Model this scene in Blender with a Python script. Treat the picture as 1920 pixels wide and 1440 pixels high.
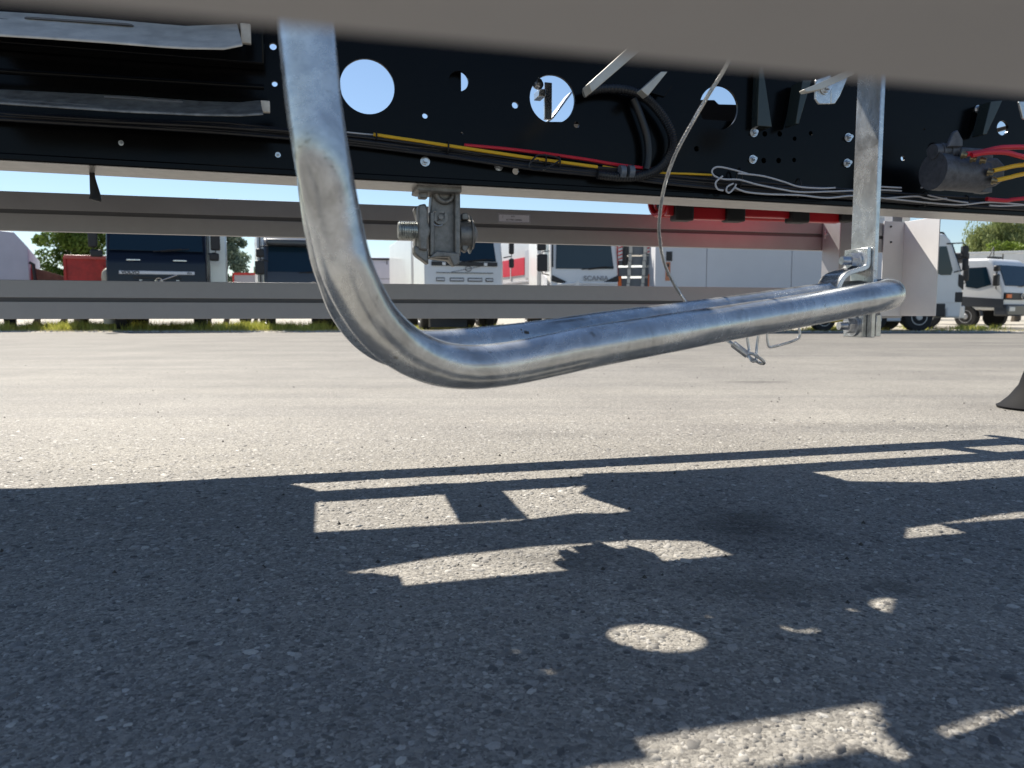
import bpy, bmesh, math, random
from math import sin, cos, pi, radians, sqrt
from mathutils import Vector, Matrix, noise
import numpy as np
random.seed(7)
V = Vector
scene = bpy.context.scene
for o in list(bpy.data.objects):
    bpy.data.objects.remove(o)

# ------------------------------------------------------------------ camera
CAM_H = 0.48
PITCH = math.atan(130 / 1440)
cam_data = bpy.data.cameras.new("camera")
cam_data.lens = 27.0
cam_data.sensor_width = 36.0
cam_data.clip_start = 0.01
cam_data.clip_end = 2000
cam_data.dof.use_dof = True
cam_data.dof.focus_distance = 1.7
cam_data.dof.aperture_fstop = 8.0
cam = bpy.data.objects.new("camera", cam_data)
scene.collection.objects.link(cam)
cam.location = (0, 0, CAM_H)
cam.rotation_euler = (pi / 2 - PITCH, 0, 0)
scene.camera = cam

# ------------------------------------------------------------------ light
TH = radians(15)                       # heading of the truck against the picture plane
U = V((cos(TH), sin(TH), 0))           # along the truck
N = V((-sin(TH), cos(TH), 0))          # across it, away from the camera
Z = V((0, 0, 1))
KU, KN = 0.333, 0.874                  # shadow shift per metre of height
SUN = (U * -KU + N * KN + Z).normalized()
elev = math.asin(SUN.z)
world = bpy.data.worlds.new("World")
scene.world = world
world.use_nodes = True
wn = world.node_tree.nodes
sky = wn.new('ShaderNodeTexSky')
sky.sky_type = 'NISHITA'
sky.sun_disc = False
sky.sun_elevation = elev
sky.sun_rotation = math.atan2(SUN.x, SUN.y)
sky.altitude = 50
sky.air_density = 1.0
sky.dust_density = 0.15
sky.ozone_density = 2.6
bg = wn['Background']
bg.inputs['Strength'].default_value = 0.066
world.node_tree.links.new(sky.outputs[0], bg.inputs['Color'])
sd = bpy.data.lights.new("sun", 'SUN')
sd.energy = 5.0
sd.angle = radians(0.5)
sd.color = (1.0, 0.93, 0.82)
sun = bpy.data.objects.new("sun", sd)
scene.collection.objects.link(sun)
sun.rotation_euler = SUN.to_track_quat('Z', 'Y').to_euler()
vs = scene.view_settings
vs.view_transform = 'Standard'
vs.look = 'None'
vs.exposure = 0.95
vs.gamma = 1
vs.use_curve_mapping = False

# ------------------------------------------------------------------ placing helpers (surveyed from the photograph)
def ray(px, py):
    d = V(((px - 960) / 1440, -(py - 720) / 1440, -1))
    return Matrix.Rotation(pi / 2 - PITCH, 3, 'X') @ d
C0 = V((0, 0, CAM_H))
def W(px, py, y):                      # point at world depth y
    d = ray(px, py); return C0 + d * (y / d.y)
def PL(px, py, n):                     # point on the truck-parallel plane at offset n
    d = ray(px, py); return C0 + d * (n / d.dot(N))
def PZ(px, py, z):                     # point on a horizontal plane
    d = ray(px, py); return C0 + d * ((z - CAM_H) / d.z)
def T(u, n, z):                        # truck coordinates to world
    return U * u + N * n + Z * z

# ------------------------------------------------------------------ materials
MATS = {}
def mat(name, col=(.5, .5, .5), rough=.5, metal=0., spec=.5, noise_amt=0., nscale=20., bump=0., bscale=60., coat=0., col2=None, trans=0., emit=None, stretch=None, rvar=0.):
    if name in MATS: return MATS[name]
    m = bpy.data.materials.new(name); m.use_nodes = True
    nt = m.node_tree; b = nt.nodes['Principled BSDF']; L = nt.links
    b.inputs['Roughness'].default_value = rough
    b.inputs['Metallic'].default_value = metal
    b.inputs['Specular IOR Level'].default_value = spec
    b.inputs['Coat Weight'].default_value = coat
    b.inputs['Coat Roughness'].default_value = .08
    b.inputs['Base Color'].default_value = (*col, 1)
    if trans: b.inputs['Transmission Weight'].default_value = trans
    if emit:
        b.inputs['Emission Color'].default_value = (*emit[0], 1); b.inputs['Emission Strength'].default_value = emit[1]
    tc = nt.nodes.new('ShaderNodeTexCoord'); src = tc.outputs['Object']
    if stretch:
        mp = nt.nodes.new('ShaderNodeMapping'); mp.inputs['Scale'].default_value = stretch
        L.new(src, mp.inputs['Vector']); src = mp.outputs[0]
    if noise_amt or col2:
        n1 = nt.nodes.new('ShaderNodeTexNoise'); n1.inputs['Scale'].default_value = nscale; n1.inputs['Detail'].default_value = 6
        n1.inputs['Roughness'].default_value = .65
        L.new(src, n1.inputs['Vector'])
        r = nt.nodes.new('ShaderNodeValToRGB'); L.new(n1.outputs['Fac'], r.inputs[0])
        c2 = col2 if col2 else tuple(min(1, c * (1 + noise_amt)) for c in col)
        c1 = tuple(c * (1 - noise_amt) for c in col) if not col2 else col
        r.color_ramp.elements[0].position = .35; r.color_ramp.elements[0].color = (*c1, 1)
        r.color_ramp.elements[1].position = .65; r.color_ramp.elements[1].color = (*c2, 1)
        L.new(r.outputs[0], b.inputs['Base Color'])
        if rvar:
            mr = nt.nodes.new('ShaderNodeMapRange'); mr.inputs[1].default_value = .3; mr.inputs[2].default_value = .7
            mr.inputs[3].default_value = max(0.02, rough - rvar); mr.inputs[4].default_value = rough + rvar
            L.new(n1.outputs['Fac'], mr.inputs[0]); L.new(mr.outputs[0], b.inputs['Roughness'])
    if bump:
        n2 = nt.nodes.new('ShaderNodeTexNoise'); n2.inputs['Scale'].default_value = bscale; n2.inputs['Detail'].default_value = 5
        L.new(src, n2.inputs['Vector'])
        bp = nt.nodes.new('ShaderNodeBump'); bp.inputs['Strength'].default_value = bump; bp.inputs['Distance'].default_value = .002
        L.new(n2.outputs['Fac'], bp.inputs['Height']); L.new(bp.outputs[0], b.inputs['Normal'])
    MATS[name] = m
    return m

def galv_material(name, tubeish=True):
    m = bpy.data.materials.new(name); m.use_nodes = True
    nt = m.node_tree; b = nt.nodes['Principled BSDF']; L = nt.links
    tc = nt.nodes.new('ShaderNodeTexCoord')
    vo = nt.nodes.new('ShaderNodeTexVoronoi'); vo.inputs['Scale'].default_value = 170
    wob = nt.nodes.new('ShaderNodeTexNoise'); wob.inputs['Scale'].default_value = 40; wob.inputs['Detail'].default_value = 4
    L.new(tc.outputs['Object'], wob.inputs['Vector'])
    mixv = nt.nodes.new('ShaderNodeVectorMath'); mixv.operation = 'MULTIPLY_ADD'
    mixv.inputs[1].default_value = (.035, .035, .035)
    L.new(wob.outputs['Color'], mixv.inputs[0]); L.new(tc.outputs['Object'], mixv.inputs[2])
    L.new(mixv.outputs[0], vo.inputs['Vector'])
    n1 = nt.nodes.new('ShaderNodeTexNoise'); n1.inputs['Scale'].default_value = 14; n1.inputs['Detail'].default_value = 9; n1.inputs['Roughness'].default_value = .72
    n1.inputs['Distortion'].default_value = .6
    L.new(tc.outputs['Object'], n1.inputs['Vector'])
    r = nt.nodes.new('ShaderNodeValToRGB'); L.new(n1.outputs['Fac'], r.inputs[0])
    e = r.color_ramp.elements
    e[0].position = .30; e[0].color = (.34, .35, .355, 1)
    e[1].position = .72; e[1].color = (.80, .83, .84, 1)
    x = e.new(.5); x.color = (.58, .60, .61, 1)
    mx = nt.nodes.new('ShaderNodeMixRGB'); mx.blend_type = 'MULTIPLY'; mx.inputs[0].default_value = .25
    L.new(r.outputs[0], mx.inputs[1])
    r2 = nt.nodes.new('ShaderNodeValToRGB'); r2.color_ramp.elements[0].color = (.6, .6, .6, 1); r2.color_ramp.elements[1].color = (1.1, 1.1, 1.1, 1)
    L.new(vo.outputs['Color'], r2.inputs[0]); L.new(r2.outputs[0], mx.inputs[2])
    # dark scratches and scale pits
    n3 = nt.nodes.new('ShaderNodeTexNoise'); n3.inputs['Scale'].default_value = 95; n3.inputs['Detail'].default_value = 4
    L.new(tc.outputs['Object'], n3.inputs['Vector'])
    r3 = nt.nodes.new('ShaderNodeValToRGB'); r3.color_ramp.elements[0].position = .27; r3.color_ramp.elements[0].color = (.45, .42, .38, 1)
    r3.color_ramp.elements[1].position = .34; r3.color_ramp.elements[1].color = (1, 1, 1, 1)
    L.new(n3.outputs['Fac'], r3.inputs[0])
    m3 = nt.nodes.new('ShaderNodeMixRGB'); m3.blend_type = 'MULTIPLY'; m3.inputs[0].default_value = .8
    L.new(mx.outputs[0], m3.inputs[1]); L.new(r3.outputs[0], m3.inputs[2])
    L.new(m3.outputs[0], b.inputs['Base Color'])
    b.inputs['Metallic'].default_value = .74
    mr = nt.nodes.new('ShaderNodeMapRange'); mr.inputs[1].default_value = .3; mr.inputs[2].default_value = .7
    mr.inputs[3].default_value = .15; mr.inputs[4].default_value = .34
    L.new(n1.outputs['Fac'], mr.inputs[0]); L.new(mr.outputs[0], b.inputs['Roughness'])
    bp = nt.nodes.new('ShaderNodeBump'); bp.inputs['Strength'].default_value = .3; bp.inputs['Distance'].default_value = .001
    n4 = nt.nodes.new('ShaderNodeTexNoise'); n4.inputs['Scale'].default_value = 55; n4.inputs['Detail'].default_value = 6
    L.new(tc.outputs['Object'], n4.inputs['Vector'])
    L.new(n4.outputs['Fac'], bp.inputs['Height']); L.new(bp.outputs[0], b.inputs['Normal'])
    MATS[name] = m
    return m

galv = galv_material('galvanised_steel')
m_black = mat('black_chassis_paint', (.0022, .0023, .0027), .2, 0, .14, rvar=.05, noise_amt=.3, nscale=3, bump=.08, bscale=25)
m_flange = mat('flange_reflection', (.42, .40, .37), .3, .35, .6, noise_amt=.12, nscale=30, stretch=(1, 1, 1))  # pale base carries the ground reflection seen in the black underside
m_alu = mat('anodised_aluminium', (.36, .355, .365), .48, .5, .5, noise_amt=.05, nscale=9, bump=.03, bscale=300, rvar=.04)
m_slot_dark = mat('slot_shade', (.11, .11, .115), .6)  # dark tone standing in for shade inside the guard grooves
m_rubber = mat('black_rubber', (.012, .012, .013), .55, 0, .4, bump=.2, bscale=150)
m_cable = mat('black_cable', (.010, .011, .014), .38, 0, .5)
m_yel = mat('yellow_cable', (.72, .42, .015), .38)
m_redc = mat('red_cable', (.55, .012, .03), .34)
m_whitec = mat('white_wire', (.48, .48, .50), .42)
m_castgrey = mat('cast_grey', (.10, .105, .12), .5, .35, .4, noise_amt=.25, nscale=60, bump=.25, bscale=220)
m_brass = mat('brass_fitting', (.30, .24, .14), .35, .8)
m_zinc = mat('zinc_bolt', (.55, .57, .60), .28, .9, noise_amt=.25, nscale=120)
m_lock = mat('cast_steel', (.22, .215, .205), .48, .55, .5, noise_amt=.3, nscale=45, bump=.3, bscale=160, rvar=.08)
m_redbox = mat('red_plastic', (.50, .012, .02), .3, 0, .5)
m_sticker = mat('sticker', (.68, .68, .76), .5)
m_ink = mat('sticker_ink', (.07, .06, .10), .6)
m_rope = mat('wire_rope_steel', (.50, .50, .49), .35, .85, noise_amt=.2, nscale=200)
m_strap = mat('strap_steel', (.60, .55, .48), .45, .12, noise_amt=.16, nscale=22, bump=.2, bscale=120, rvar=.1)
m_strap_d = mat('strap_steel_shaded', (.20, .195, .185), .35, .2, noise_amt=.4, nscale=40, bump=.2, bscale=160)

# ------------------------------------------------------------------ mesh helpers
class MB:
    def __init__(s): s.v = []; s.f = []; s.mi = []
    def add(s, vs, fs, mi=0):
        o = len(s.v); s.v += [tuple(x) for x in vs]
        for f in fs: s.f.append(tuple(i + o for i in f)); s.mi.append(mi)
        return s
    def box(s, c, size, ax=(V((1, 0, 0)), V((0, 1, 0)), V((0, 0, 1))), mi=0):
        c = V(c); a, b, d = [V(ax[i]) * size[i] * .5 for i in range(3)]
        vs = [c + a * i + b * j + d * k for i in (-1, 1) for j in (-1, 1) for k in (-1, 1)]
        return s.add(vs, [(0, 1, 3, 2), (4, 6, 7, 5), (0, 4, 5, 1), (2, 3, 7, 6), (0, 2, 6, 4), (1, 5, 7, 3)], mi)
    def tube(s, pts, r, seg=12, caps=True, mi=0, closed=False):
        pts = [V(p) for p in pts]; n = len(pts)
        rs = r if isinstance(r, (list, tuple)) else [r] * n
        rings = []; prev = None
        for i, p in enumerate(pts):
            if closed: t = pts[(i + 1) % n] - pts[i - 1]
            else: t = pts[min(i + 1, n - 1)] - pts[max(i - 1, 0)]
            t.normalize()
            if prev is None:
                a = t.orthogonal().normalized()
            else:
                a = (prev - t * prev.dot(t)).normalized()
            prev = a; b = t.cross(a)
            rings.append([p + (a * cos(2 * pi * k / seg) + b * sin(2 * pi * k / seg)) * rs[i] for k in range(seg)])
        vs = [q for rg in rings for q in rg]; fs = []
        for i in range(n if closed else n - 1):
            j = (i + 1) % n
            for k in range(seg):
                k2 = (k + 1) % seg
                fs.append((i * seg + k, i * seg + k2, j * seg + k2, j * seg + k))
        if caps and not closed:
            fs.append(tuple(range(seg))[::-1]); fs.append(tuple((n - 1) * seg + k for k in range(seg)))
        return s.add(vs, fs, mi)
    def cyl(s, p0, p1, r, seg=16, mi=0, r1=None):
        return s.tube([p0, p1], [r, r if r1 is None else r1], seg, True, mi)
    def prism(s, poly, ext, mi=0):       # poly: 3D points, ext: vector
        n = len(poly); poly = [V(p) for p in poly]; ext = V(ext)
        vs = poly + [p + ext for p in poly]
        fs = [tuple(range(n))[::-1], tuple(range(n, 2 * n))]
        fs += [(i, (i + 1) % n, n + (i + 1) % n, n + i) for i in range(n)]
        return s.add(vs, fs, mi)
    def ribbon(s, pts, wv, thick, mi=0):  # strap swept through pts; wv width vector
        pts = [V(p) for p in pts]; wv = V(wv); n = len(pts); vs = []
        for i, p in enumerate(pts):
            t = (pts[min(i + 1, n - 1)] - pts[max(i - 1, 0)]).normalized()
            nn = wv.cross(t).normalized() * thick * .5; w = wv * .5
            vs += [p - w - nn, p + w - nn, p + w + nn, p - w + nn]
        fs = [(3, 2, 1, 0), tuple(4 * (n - 1) + k for k in range(4))]
        for i in range(n - 1):
            for k in range(4):
                k2 = (k + 1) % 4; fs.append((4 * i + k, 4 * i + k2, 4 * i + 4 + k2, 4 * i + 4 + k))
        return s.add(vs, fs, mi)
    def build(s, name, m, parent=None, smooth=False, bevel=0., origin=None, seg=2):
        me = bpy.data.meshes.new(name)
        org = V(origin) if origin is not None else None
        vs = s.v
        if org is not None: vs = [tuple(V(q) - org) for q in vs]
        me.from_pydata(vs, [], s.f)
        for mm in (m if isinstance(m, (list, tuple)) else [m]): me.materials.append(mm)
        if any(s.mi): me.polygons.foreach_set('material_index', s.mi)
        b = bmesh.new(); b.from_mesh(me); bmesh.ops.recalc_face_normals(b, faces=b.faces); b.to_mesh(me); b.free()
        if smooth:
            me.polygons.foreach_set('use_smooth', [True] * len(me.polygons))
            me.set_sharp_from_angle(angle=radians(38))
        o = bpy.data.objects.new(name, me); scene.collection.objects.link(o)
        if org is not None: o.location = org
        if bevel:
            md = o.modifiers.new('bevel', 'BEVEL'); md.width = bevel; md.segments = seg; md.limit_method = 'ANGLE'; md.harden_normals = False
            me.polygons.foreach_set('use_smooth', [True] * len(me.polygons)); me.set_sharp_from_angle(angle=radians(50))
        if parent is not None:
            o.parent = parent; o.matrix_parent_inverse = parent_inv(parent)
        return o
def parent_inv(p):
    m = Matrix.Identity(4); q = p
    chain = []
    while q is not None: chain.append(q); q = q.parent
    for q in reversed(chain): m = m @ (q.matrix_parent_inverse @ q.matrix_basis)
    return m.inverted()
def empty(name, loc, label, cat, group=None, rotz=0):
    o = bpy.data.objects.new(name, None); scene.collection.objects.link(o)
    o.location = loc; o.rotation_euler = (0, 0, rotz); o.empty_display_size = .1
    o['label'] = label; o['category'] = cat
    if group: o['group'] = group
    return o
def tag(o, label=None, cat=None, group=None, kind=None):
    if label: o['label'] = label
    if cat: o['category'] = cat
    if group: o['group'] = group
    if kind: o['kind'] = kind
    return o
def smooth_path(pts, per=8):
    out = []; n = len(pts); pts = [V(p) for p in pts]
    for i in range(n - 1):
        p0, p1, p2, p3 = pts[max(i - 1, 0)], pts[i], pts[i + 1], pts[min(i + 2, n - 1)]
        for k in range(per):
            t = k / per
            out.append(.5 * ((2 * p1) + (p2 - p0) * t + (2 * p0 - 5 * p1 + 4 * p2 - p3) * t * t + (3 * p1 - p0 - 3 * p2 + p3) * t ** 3))
    out.append(pts[-1]); return out
def circle2(cx, cy, r, n=40, sx=1): return [(cx + sx * r * cos(2 * pi * k / n), cy + r * sin(2 * pi * k / n)) for k in range(n)]
def slot2(x0, x1, y, r, n=8):
    return [(x1 + r * cos(a), y + r * sin(a)) for a in [(-pi / 2 + pi * k / n) for k in range(n + 1)]] + \
           [(x0 - r * cos(a), y - r * sin(a)) for a in [(-pi / 2 + pi * k / n) for k in range(n + 1)]]
def plate(name, loops, thick, mtx, m, parent=None, bevel=0.):
    """flat plate with real holes: loops of 2D points (first is the outline)"""
    cu = bpy.data.curves.new(name, 'CURVE'); cu.dimensions = '2D'; cu.fill_mode = 'BOTH'; cu.extrude = thick / 2
    if bevel: cu.bevel_depth = bevel; cu.bevel_resolution = 1
    for lp in loops:
        sp = cu.splines.new('POLY'); sp.points.add(len(lp) - 1); sp.use_cyclic_u = True
        for p, q in zip(sp.points, lp): p.co = (q[0], q[1], 0, 1)
    tmp = bpy.data.objects.new('tmp', cu); scene.collection.objects.link(tmp)
    dg = bpy.context.evaluated_depsgraph_get(); dg.update()
    me = bpy.data.meshes.new_from_object(tmp.evaluated_get(dg))
    bpy.data.objects.remove(tmp); bpy.data.curves.remove(cu)
    me.name = name; me.transform(mtx); me.materials.clear(); me.materials.append(m)
    o = bpy.data.objects.new(name, me); scene.collection.objects.link(o)
    if parent is not None: o.parent = parent; o.matrix_parent_inverse = parent_inv(parent)
    return o
def frame_mtx(org, x, y):
    x = V(x).normalized(); y = V(y).normalized(); z = x.cross(y)
    return Matrix(((x.x, y.x, z.x, org[0]), (x.y, y.y, z.y, org[1]), (x.z, y.z, z.z, org[2]), (0, 0, 0, 1)))
def text(name, body, size, org, x, y, m, parent=None, thick=.002, align='LEFT', sx=1., bold=0.):
    cu = bpy.data.curves.new(name, 'FONT'); cu.body = body; cu.size = size; cu.extrude = thick / 2; cu.align_x = align; cu.align_y = 'CENTER'
    cu.offset = bold
    tmp = bpy.data.objects.new('tmp', cu); scene.collection.objects.link(tmp)
    dg = bpy.context.evaluated_depsgraph_get(); dg.update()
    me = bpy.data.meshes.new_from_object(tmp.evaluated_get(dg))
    bpy.data.objects.remove(tmp); bpy.data.curves.remove(cu)
    me.transform(Matrix.Diagonal((sx, 1, 1, 1))); me.transform(frame_mtx(org, x, y)); me.materials.clear(); me.materials.append(m)
    o = bpy.data.objects.new(name, me); scene.collection.objects.link(o)
    if parent is not None: o.parent = parent; o.matrix_parent_inverse = parent_inv(parent)
    return o
def hexnut(mb, p, d, r, h, mi=0):
    d = V(d).normalized(); mb.tube([V(p), V(p) + d * h], r, 6, True, mi)
def bolt(name, p, d, r, parent, m=None, proj=None, washer=True):
    """washer, hex nut and threaded end, sitting on surface point p with outward normal d"""
    mb = MB(); d = V(d).normalized(); p = V(p); proj = proj or r * 1.5
    if washer: mb.cyl(p, p + d * r * .25, r * 1.45, 20)
    hexnut(mb, p + d * r * .25, d, r * 1.08, r * .85)
    q = p + d * r * 1.1; k = 0; pts = []; rr = []
    steps = 10
    for i in range(steps + 1):
        pts.append(q + d * proj * i / steps); rr.append(r * (.58 if i % 2 == 0 else .5))
    mb.tube(pts, rr, 14)
    return mb.build(name, m or m_zinc, parent, smooth=True)

# ------------------------------------------------------------------ ground
def asphalt_material():
    m = bpy.data.materials.new('worn_asphalt'); m.use_nodes = True
    nt = m.node_tree; b = nt.nodes['Principled BSDF']; L = nt.links
    tc = nt.nodes.new('ShaderNodeTexCoord'); P = tc.outputs['Object']
    wob = nt.nodes.new('ShaderNodeTexNoise'); wob.inputs['Scale'].default_value = 90; wob.inputs['Detail'].default_value = 2
    L.new(P, wob.inputs['Vector'])
    ma = nt.nodes.new('ShaderNodeVectorMath'); ma.operation = 'MULTIPLY_ADD'; ma.inputs[1].default_value = (.012, .012, .012)
    L.new(wob.outputs['Color'], ma.inputs[0]); L.new(P, ma.inputs[2])
    vo = nt.nodes.new('ShaderNodeTexVoronoi'); vo.inputs['Scale'].default_value = 105; L.new(ma.outputs[0], vo.inputs['Vector'])
    vs_ = nt.nodes.new('ShaderNodeTexVoronoi'); vs_.inputs['Scale'].default_value = 290; L.new(ma.outputs[0], vs_.inputs['Vector'])
    sep = nt.nodes.new('ShaderNodeSeparateColor'); L.new(vo.outputs['Color'], sep.inputs[0])
    sep2 = nt.nodes.new('ShaderNodeSeparateColor'); L.new(vs_.outputs['Color'], sep2.inputs[0])
    r1 = nt.nodes.new('ShaderNodeValToRGB'); e = r1.color_ramp.elements
    e[0].position = 0; e[0].color = (.13, .123, .113, 1); e[1].position = 1; e[1].color = (.44, .42, .38, 1)
    x = e.new(.35); x.color = (.215, .205, .188, 1); x = e.new(.72); x.color = (.285, .272, .25, 1)
    L.new(sep.outputs[0], r1.inputs[0])
    r2 = nt.nodes.new('ShaderNodeValToRGB'); r2.color_ramp.elements[0].color = (.15, .143, .133, 1); r2.color_ramp.elements[1].color = (.36, .345, .315, 1)
    L.new(sep2.outputs[0], r2.inputs[0])
    mx = nt.nodes.new('ShaderNodeMixRGB'); L.new(r1.outputs[0], mx.inputs[1]); L.new(r2.outputs[0], mx.inputs[2])
    st = nt.nodes.new('ShaderNodeMath'); st.operation = 'GREATER_THAN'; st.inputs[1].default_value = .0042 * 105 
    L.new(vo.outputs['Distance'], st.inputs[0]); L.new(st.outputs[0], mx.inputs[0])
    # large soft blotches, dark oil patches and long sweeping streaks
    n1 = nt.nodes.new('ShaderNodeTexNoise'); n1.inputs['Scale'].default_value = .9; n1.inputs['Detail'].default_value = 7; n1.inputs['Roughness'].default_value = .6
    L.new(P, n1.inputs['Vector'])
    rb = nt.nodes.new('ShaderNodeValToRGB'); rb.color_ramp.elements[0].position = .3; rb.color_ramp.elements[0].color = (.80, .79, .78, 1)
    rb.color_ramp.elements[1].position = .7; rb.color_ramp.elements[1].color = (1.12, 1.11, 1.08, 1); L.new(n1.outputs['Fac'], rb.inputs[0])
    mp = nt.nodes.new('ShaderNodeMapping'); mp.inputs['Scale'].default_value = (.10, 1.6, 1); mp.inputs['Rotation'].default_value = (0, 0, -.10)
    L.new(P, mp.inputs['Vector'])
    n2 = nt.nodes.new('ShaderNodeTexNoise'); n2.inputs['Scale'].default_value = 1.5; n2.inputs['Detail'].default_value = 8; L.new(mp.outputs[0], n2.inputs['Vector'])
    rs = nt.nodes.new('ShaderNodeValToRGB'); rs.color_ramp.elements[0].position = .36; rs.color_ramp.elements[0].color = (.80, .80, .81, 1)
    rs.color_ramp.elements[1].position = .6; rs.color_ramp.elements[1].color = (1.05, 1.04, 1.02, 1); L.new(n2.outputs['Fac'], rs.inputs[0])
    m1 = nt.nodes.new('ShaderNodeMixRGB'); m1.blend_type = 'MULTIPLY'; m1.inputs[0].default_value = 1; L.new(mx.outputs[0], m1.inputs[1]); L.new(rb.outputs[0], m1.inputs[2])
    m2 = nt.nodes.new('ShaderNodeMixRGB'); m2.blend_type = 'MULTIPLY'; m2.inputs[0].default_value = .85; L.new(m1.outputs[0], m2.inputs[1]); L.new(rs.outputs[0], m2.inputs[2])
    # oil patches at fixed places
    last = m2
    for (px, py, rad, dark, asp) in [(1395, 985, .17, .38, .8), (1050, 1045, .11, .62, 1.6), (1680, 1100, .06, .6, 1), (1415, 716, .11, .62, 3.0), (1690, 800, .22, .8, 3), (890, 968, .05, .72, 1.3), (1420, 1100, .10, .7, 2), (1060, 815, .16, .86, 3.)]:
        g = PZ(px, py, 0)
        sub = nt.nodes.new('ShaderNodeVectorMath'); sub.operation = 'SUBTRACT'; sub.inputs[1].default_value = (g.x, g.y, 0); L.new(P, sub.inputs[0])
        sc = nt.nodes.new('ShaderNodeVectorMath'); sc.operation = 'MULTIPLY'; sc.inputs[1].default_value = (1 / (rad * asp), 1 / rad, 0); L.new(sub.outputs[0], sc.inputs[0])
        nz = nt.nodes.new('ShaderNodeTexNoise'); nz.inputs['Scale'].default_value = 9; nz.inputs['Detail'].default_value = 5; L.new(P, nz.inputs['Vector'])
        ln = nt.nodes.new('ShaderNodeVectorMath'); ln.operation = 'LENGTH'; L.new(sc.outputs[0], ln.inputs[0])
        ad = nt.nodes.new('ShaderNodeMath'); ad.operation = 'MULTIPLY_ADD'; ad.inputs[1].default_value = 1.1; L.new(nz.outputs['Fac'], ad.inputs[0]); L.new(ln.outputs['Value'], ad.inputs[2])
        mr = nt.nodes.new('ShaderNodeMapRange'); mr.inputs[1].default_value = .75; mr.inputs[2].default_value = 1.6; mr.inputs[3].default_value = dark; mr.inputs[4].default_value = 1
        mr.interpolation_type = 'SMOOTHSTEP'
        L.new(ad.outputs[0], mr.inputs[0])
        mm = nt.nodes.new('ShaderNodeMixRGB'); mm.blend_type = 'MULTIPLY'; mm.inputs[0].default_value = 1
        L.new(last.outputs[0], mm.inputs[1]); L.new(mr.outputs[0], mm.inputs[2]); last = mm
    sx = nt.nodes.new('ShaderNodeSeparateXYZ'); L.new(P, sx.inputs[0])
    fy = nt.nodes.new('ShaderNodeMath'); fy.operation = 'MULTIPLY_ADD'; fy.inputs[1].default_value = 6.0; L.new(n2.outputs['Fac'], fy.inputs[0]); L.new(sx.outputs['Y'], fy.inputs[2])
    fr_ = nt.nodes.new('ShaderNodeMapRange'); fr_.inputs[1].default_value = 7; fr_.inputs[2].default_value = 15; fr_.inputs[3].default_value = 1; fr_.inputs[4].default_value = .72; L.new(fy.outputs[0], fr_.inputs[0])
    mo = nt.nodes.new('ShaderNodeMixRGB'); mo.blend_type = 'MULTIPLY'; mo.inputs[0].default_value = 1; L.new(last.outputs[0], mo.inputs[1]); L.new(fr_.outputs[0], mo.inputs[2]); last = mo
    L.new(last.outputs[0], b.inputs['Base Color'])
    b.inputs['Roughness'].default_value = .82
    b.inputs['Specular IOR Level'].default_value = .35
    h = nt.nodes.new('ShaderNodeMath'); h.operation = 'MULTIPLY_ADD'; h.inputs[1].default_value = -1.0
    L.new(vo.outputs['Distance'], h.inputs[0])
    h2 = nt.nodes.new('ShaderNodeMath'); h2.operation = 'MULTIPLY'; h2.inputs[1].default_value = -.35; L.new(vs_.outputs['Distance'], h2.inputs[0]); L.new(h2.outputs[0], h.inputs[2])
    h3 = nt.nodes.new('ShaderNodeMath'); h3.operation = 'MULTIPLY_ADD'; h3.inputs[1].default_value = .7; L.new(sep.outputs[1], h3.inputs[0]); L.new(h.outputs[0], h3.inputs[2])
    bp = nt.nodes.new('ShaderNodeBump'); bp.inputs['Strength'].default_value = .55; bp.inputs['Distance'].default_value = .0035
    L.new(h3.outputs[0], bp.inputs['Height']); L.new(bp.outputs[0], b.inputs['Normal'])
    return m
m_asph = asphalt_material()
g = MB(); g.add([(-400, -60, 0), (400, -60, 0), (400, 21.3, 0), (-400, 21.3, 0)], [(0, 1, 2, 3)])
tag(g.build('asphalt_yard', m_asph), kind='structure')
m_verge = mat('gravel_verge', (.26, .235, .19), .9, col2=(.5, .46, .39), nscale=3.5, bump=.6, bscale=30)
g = MB(); g.add([(-400, 21.3, .0), (400, 21.3, .0), (400, 21.7, .012), (-400, 21.7, .012), (400, 700, .012), (-400, 700, .012)], [(0, 1, 2, 3), (3, 2, 4, 5)])
tag(g.build('gravel_verge', m_verge), kind='structure')

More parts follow.
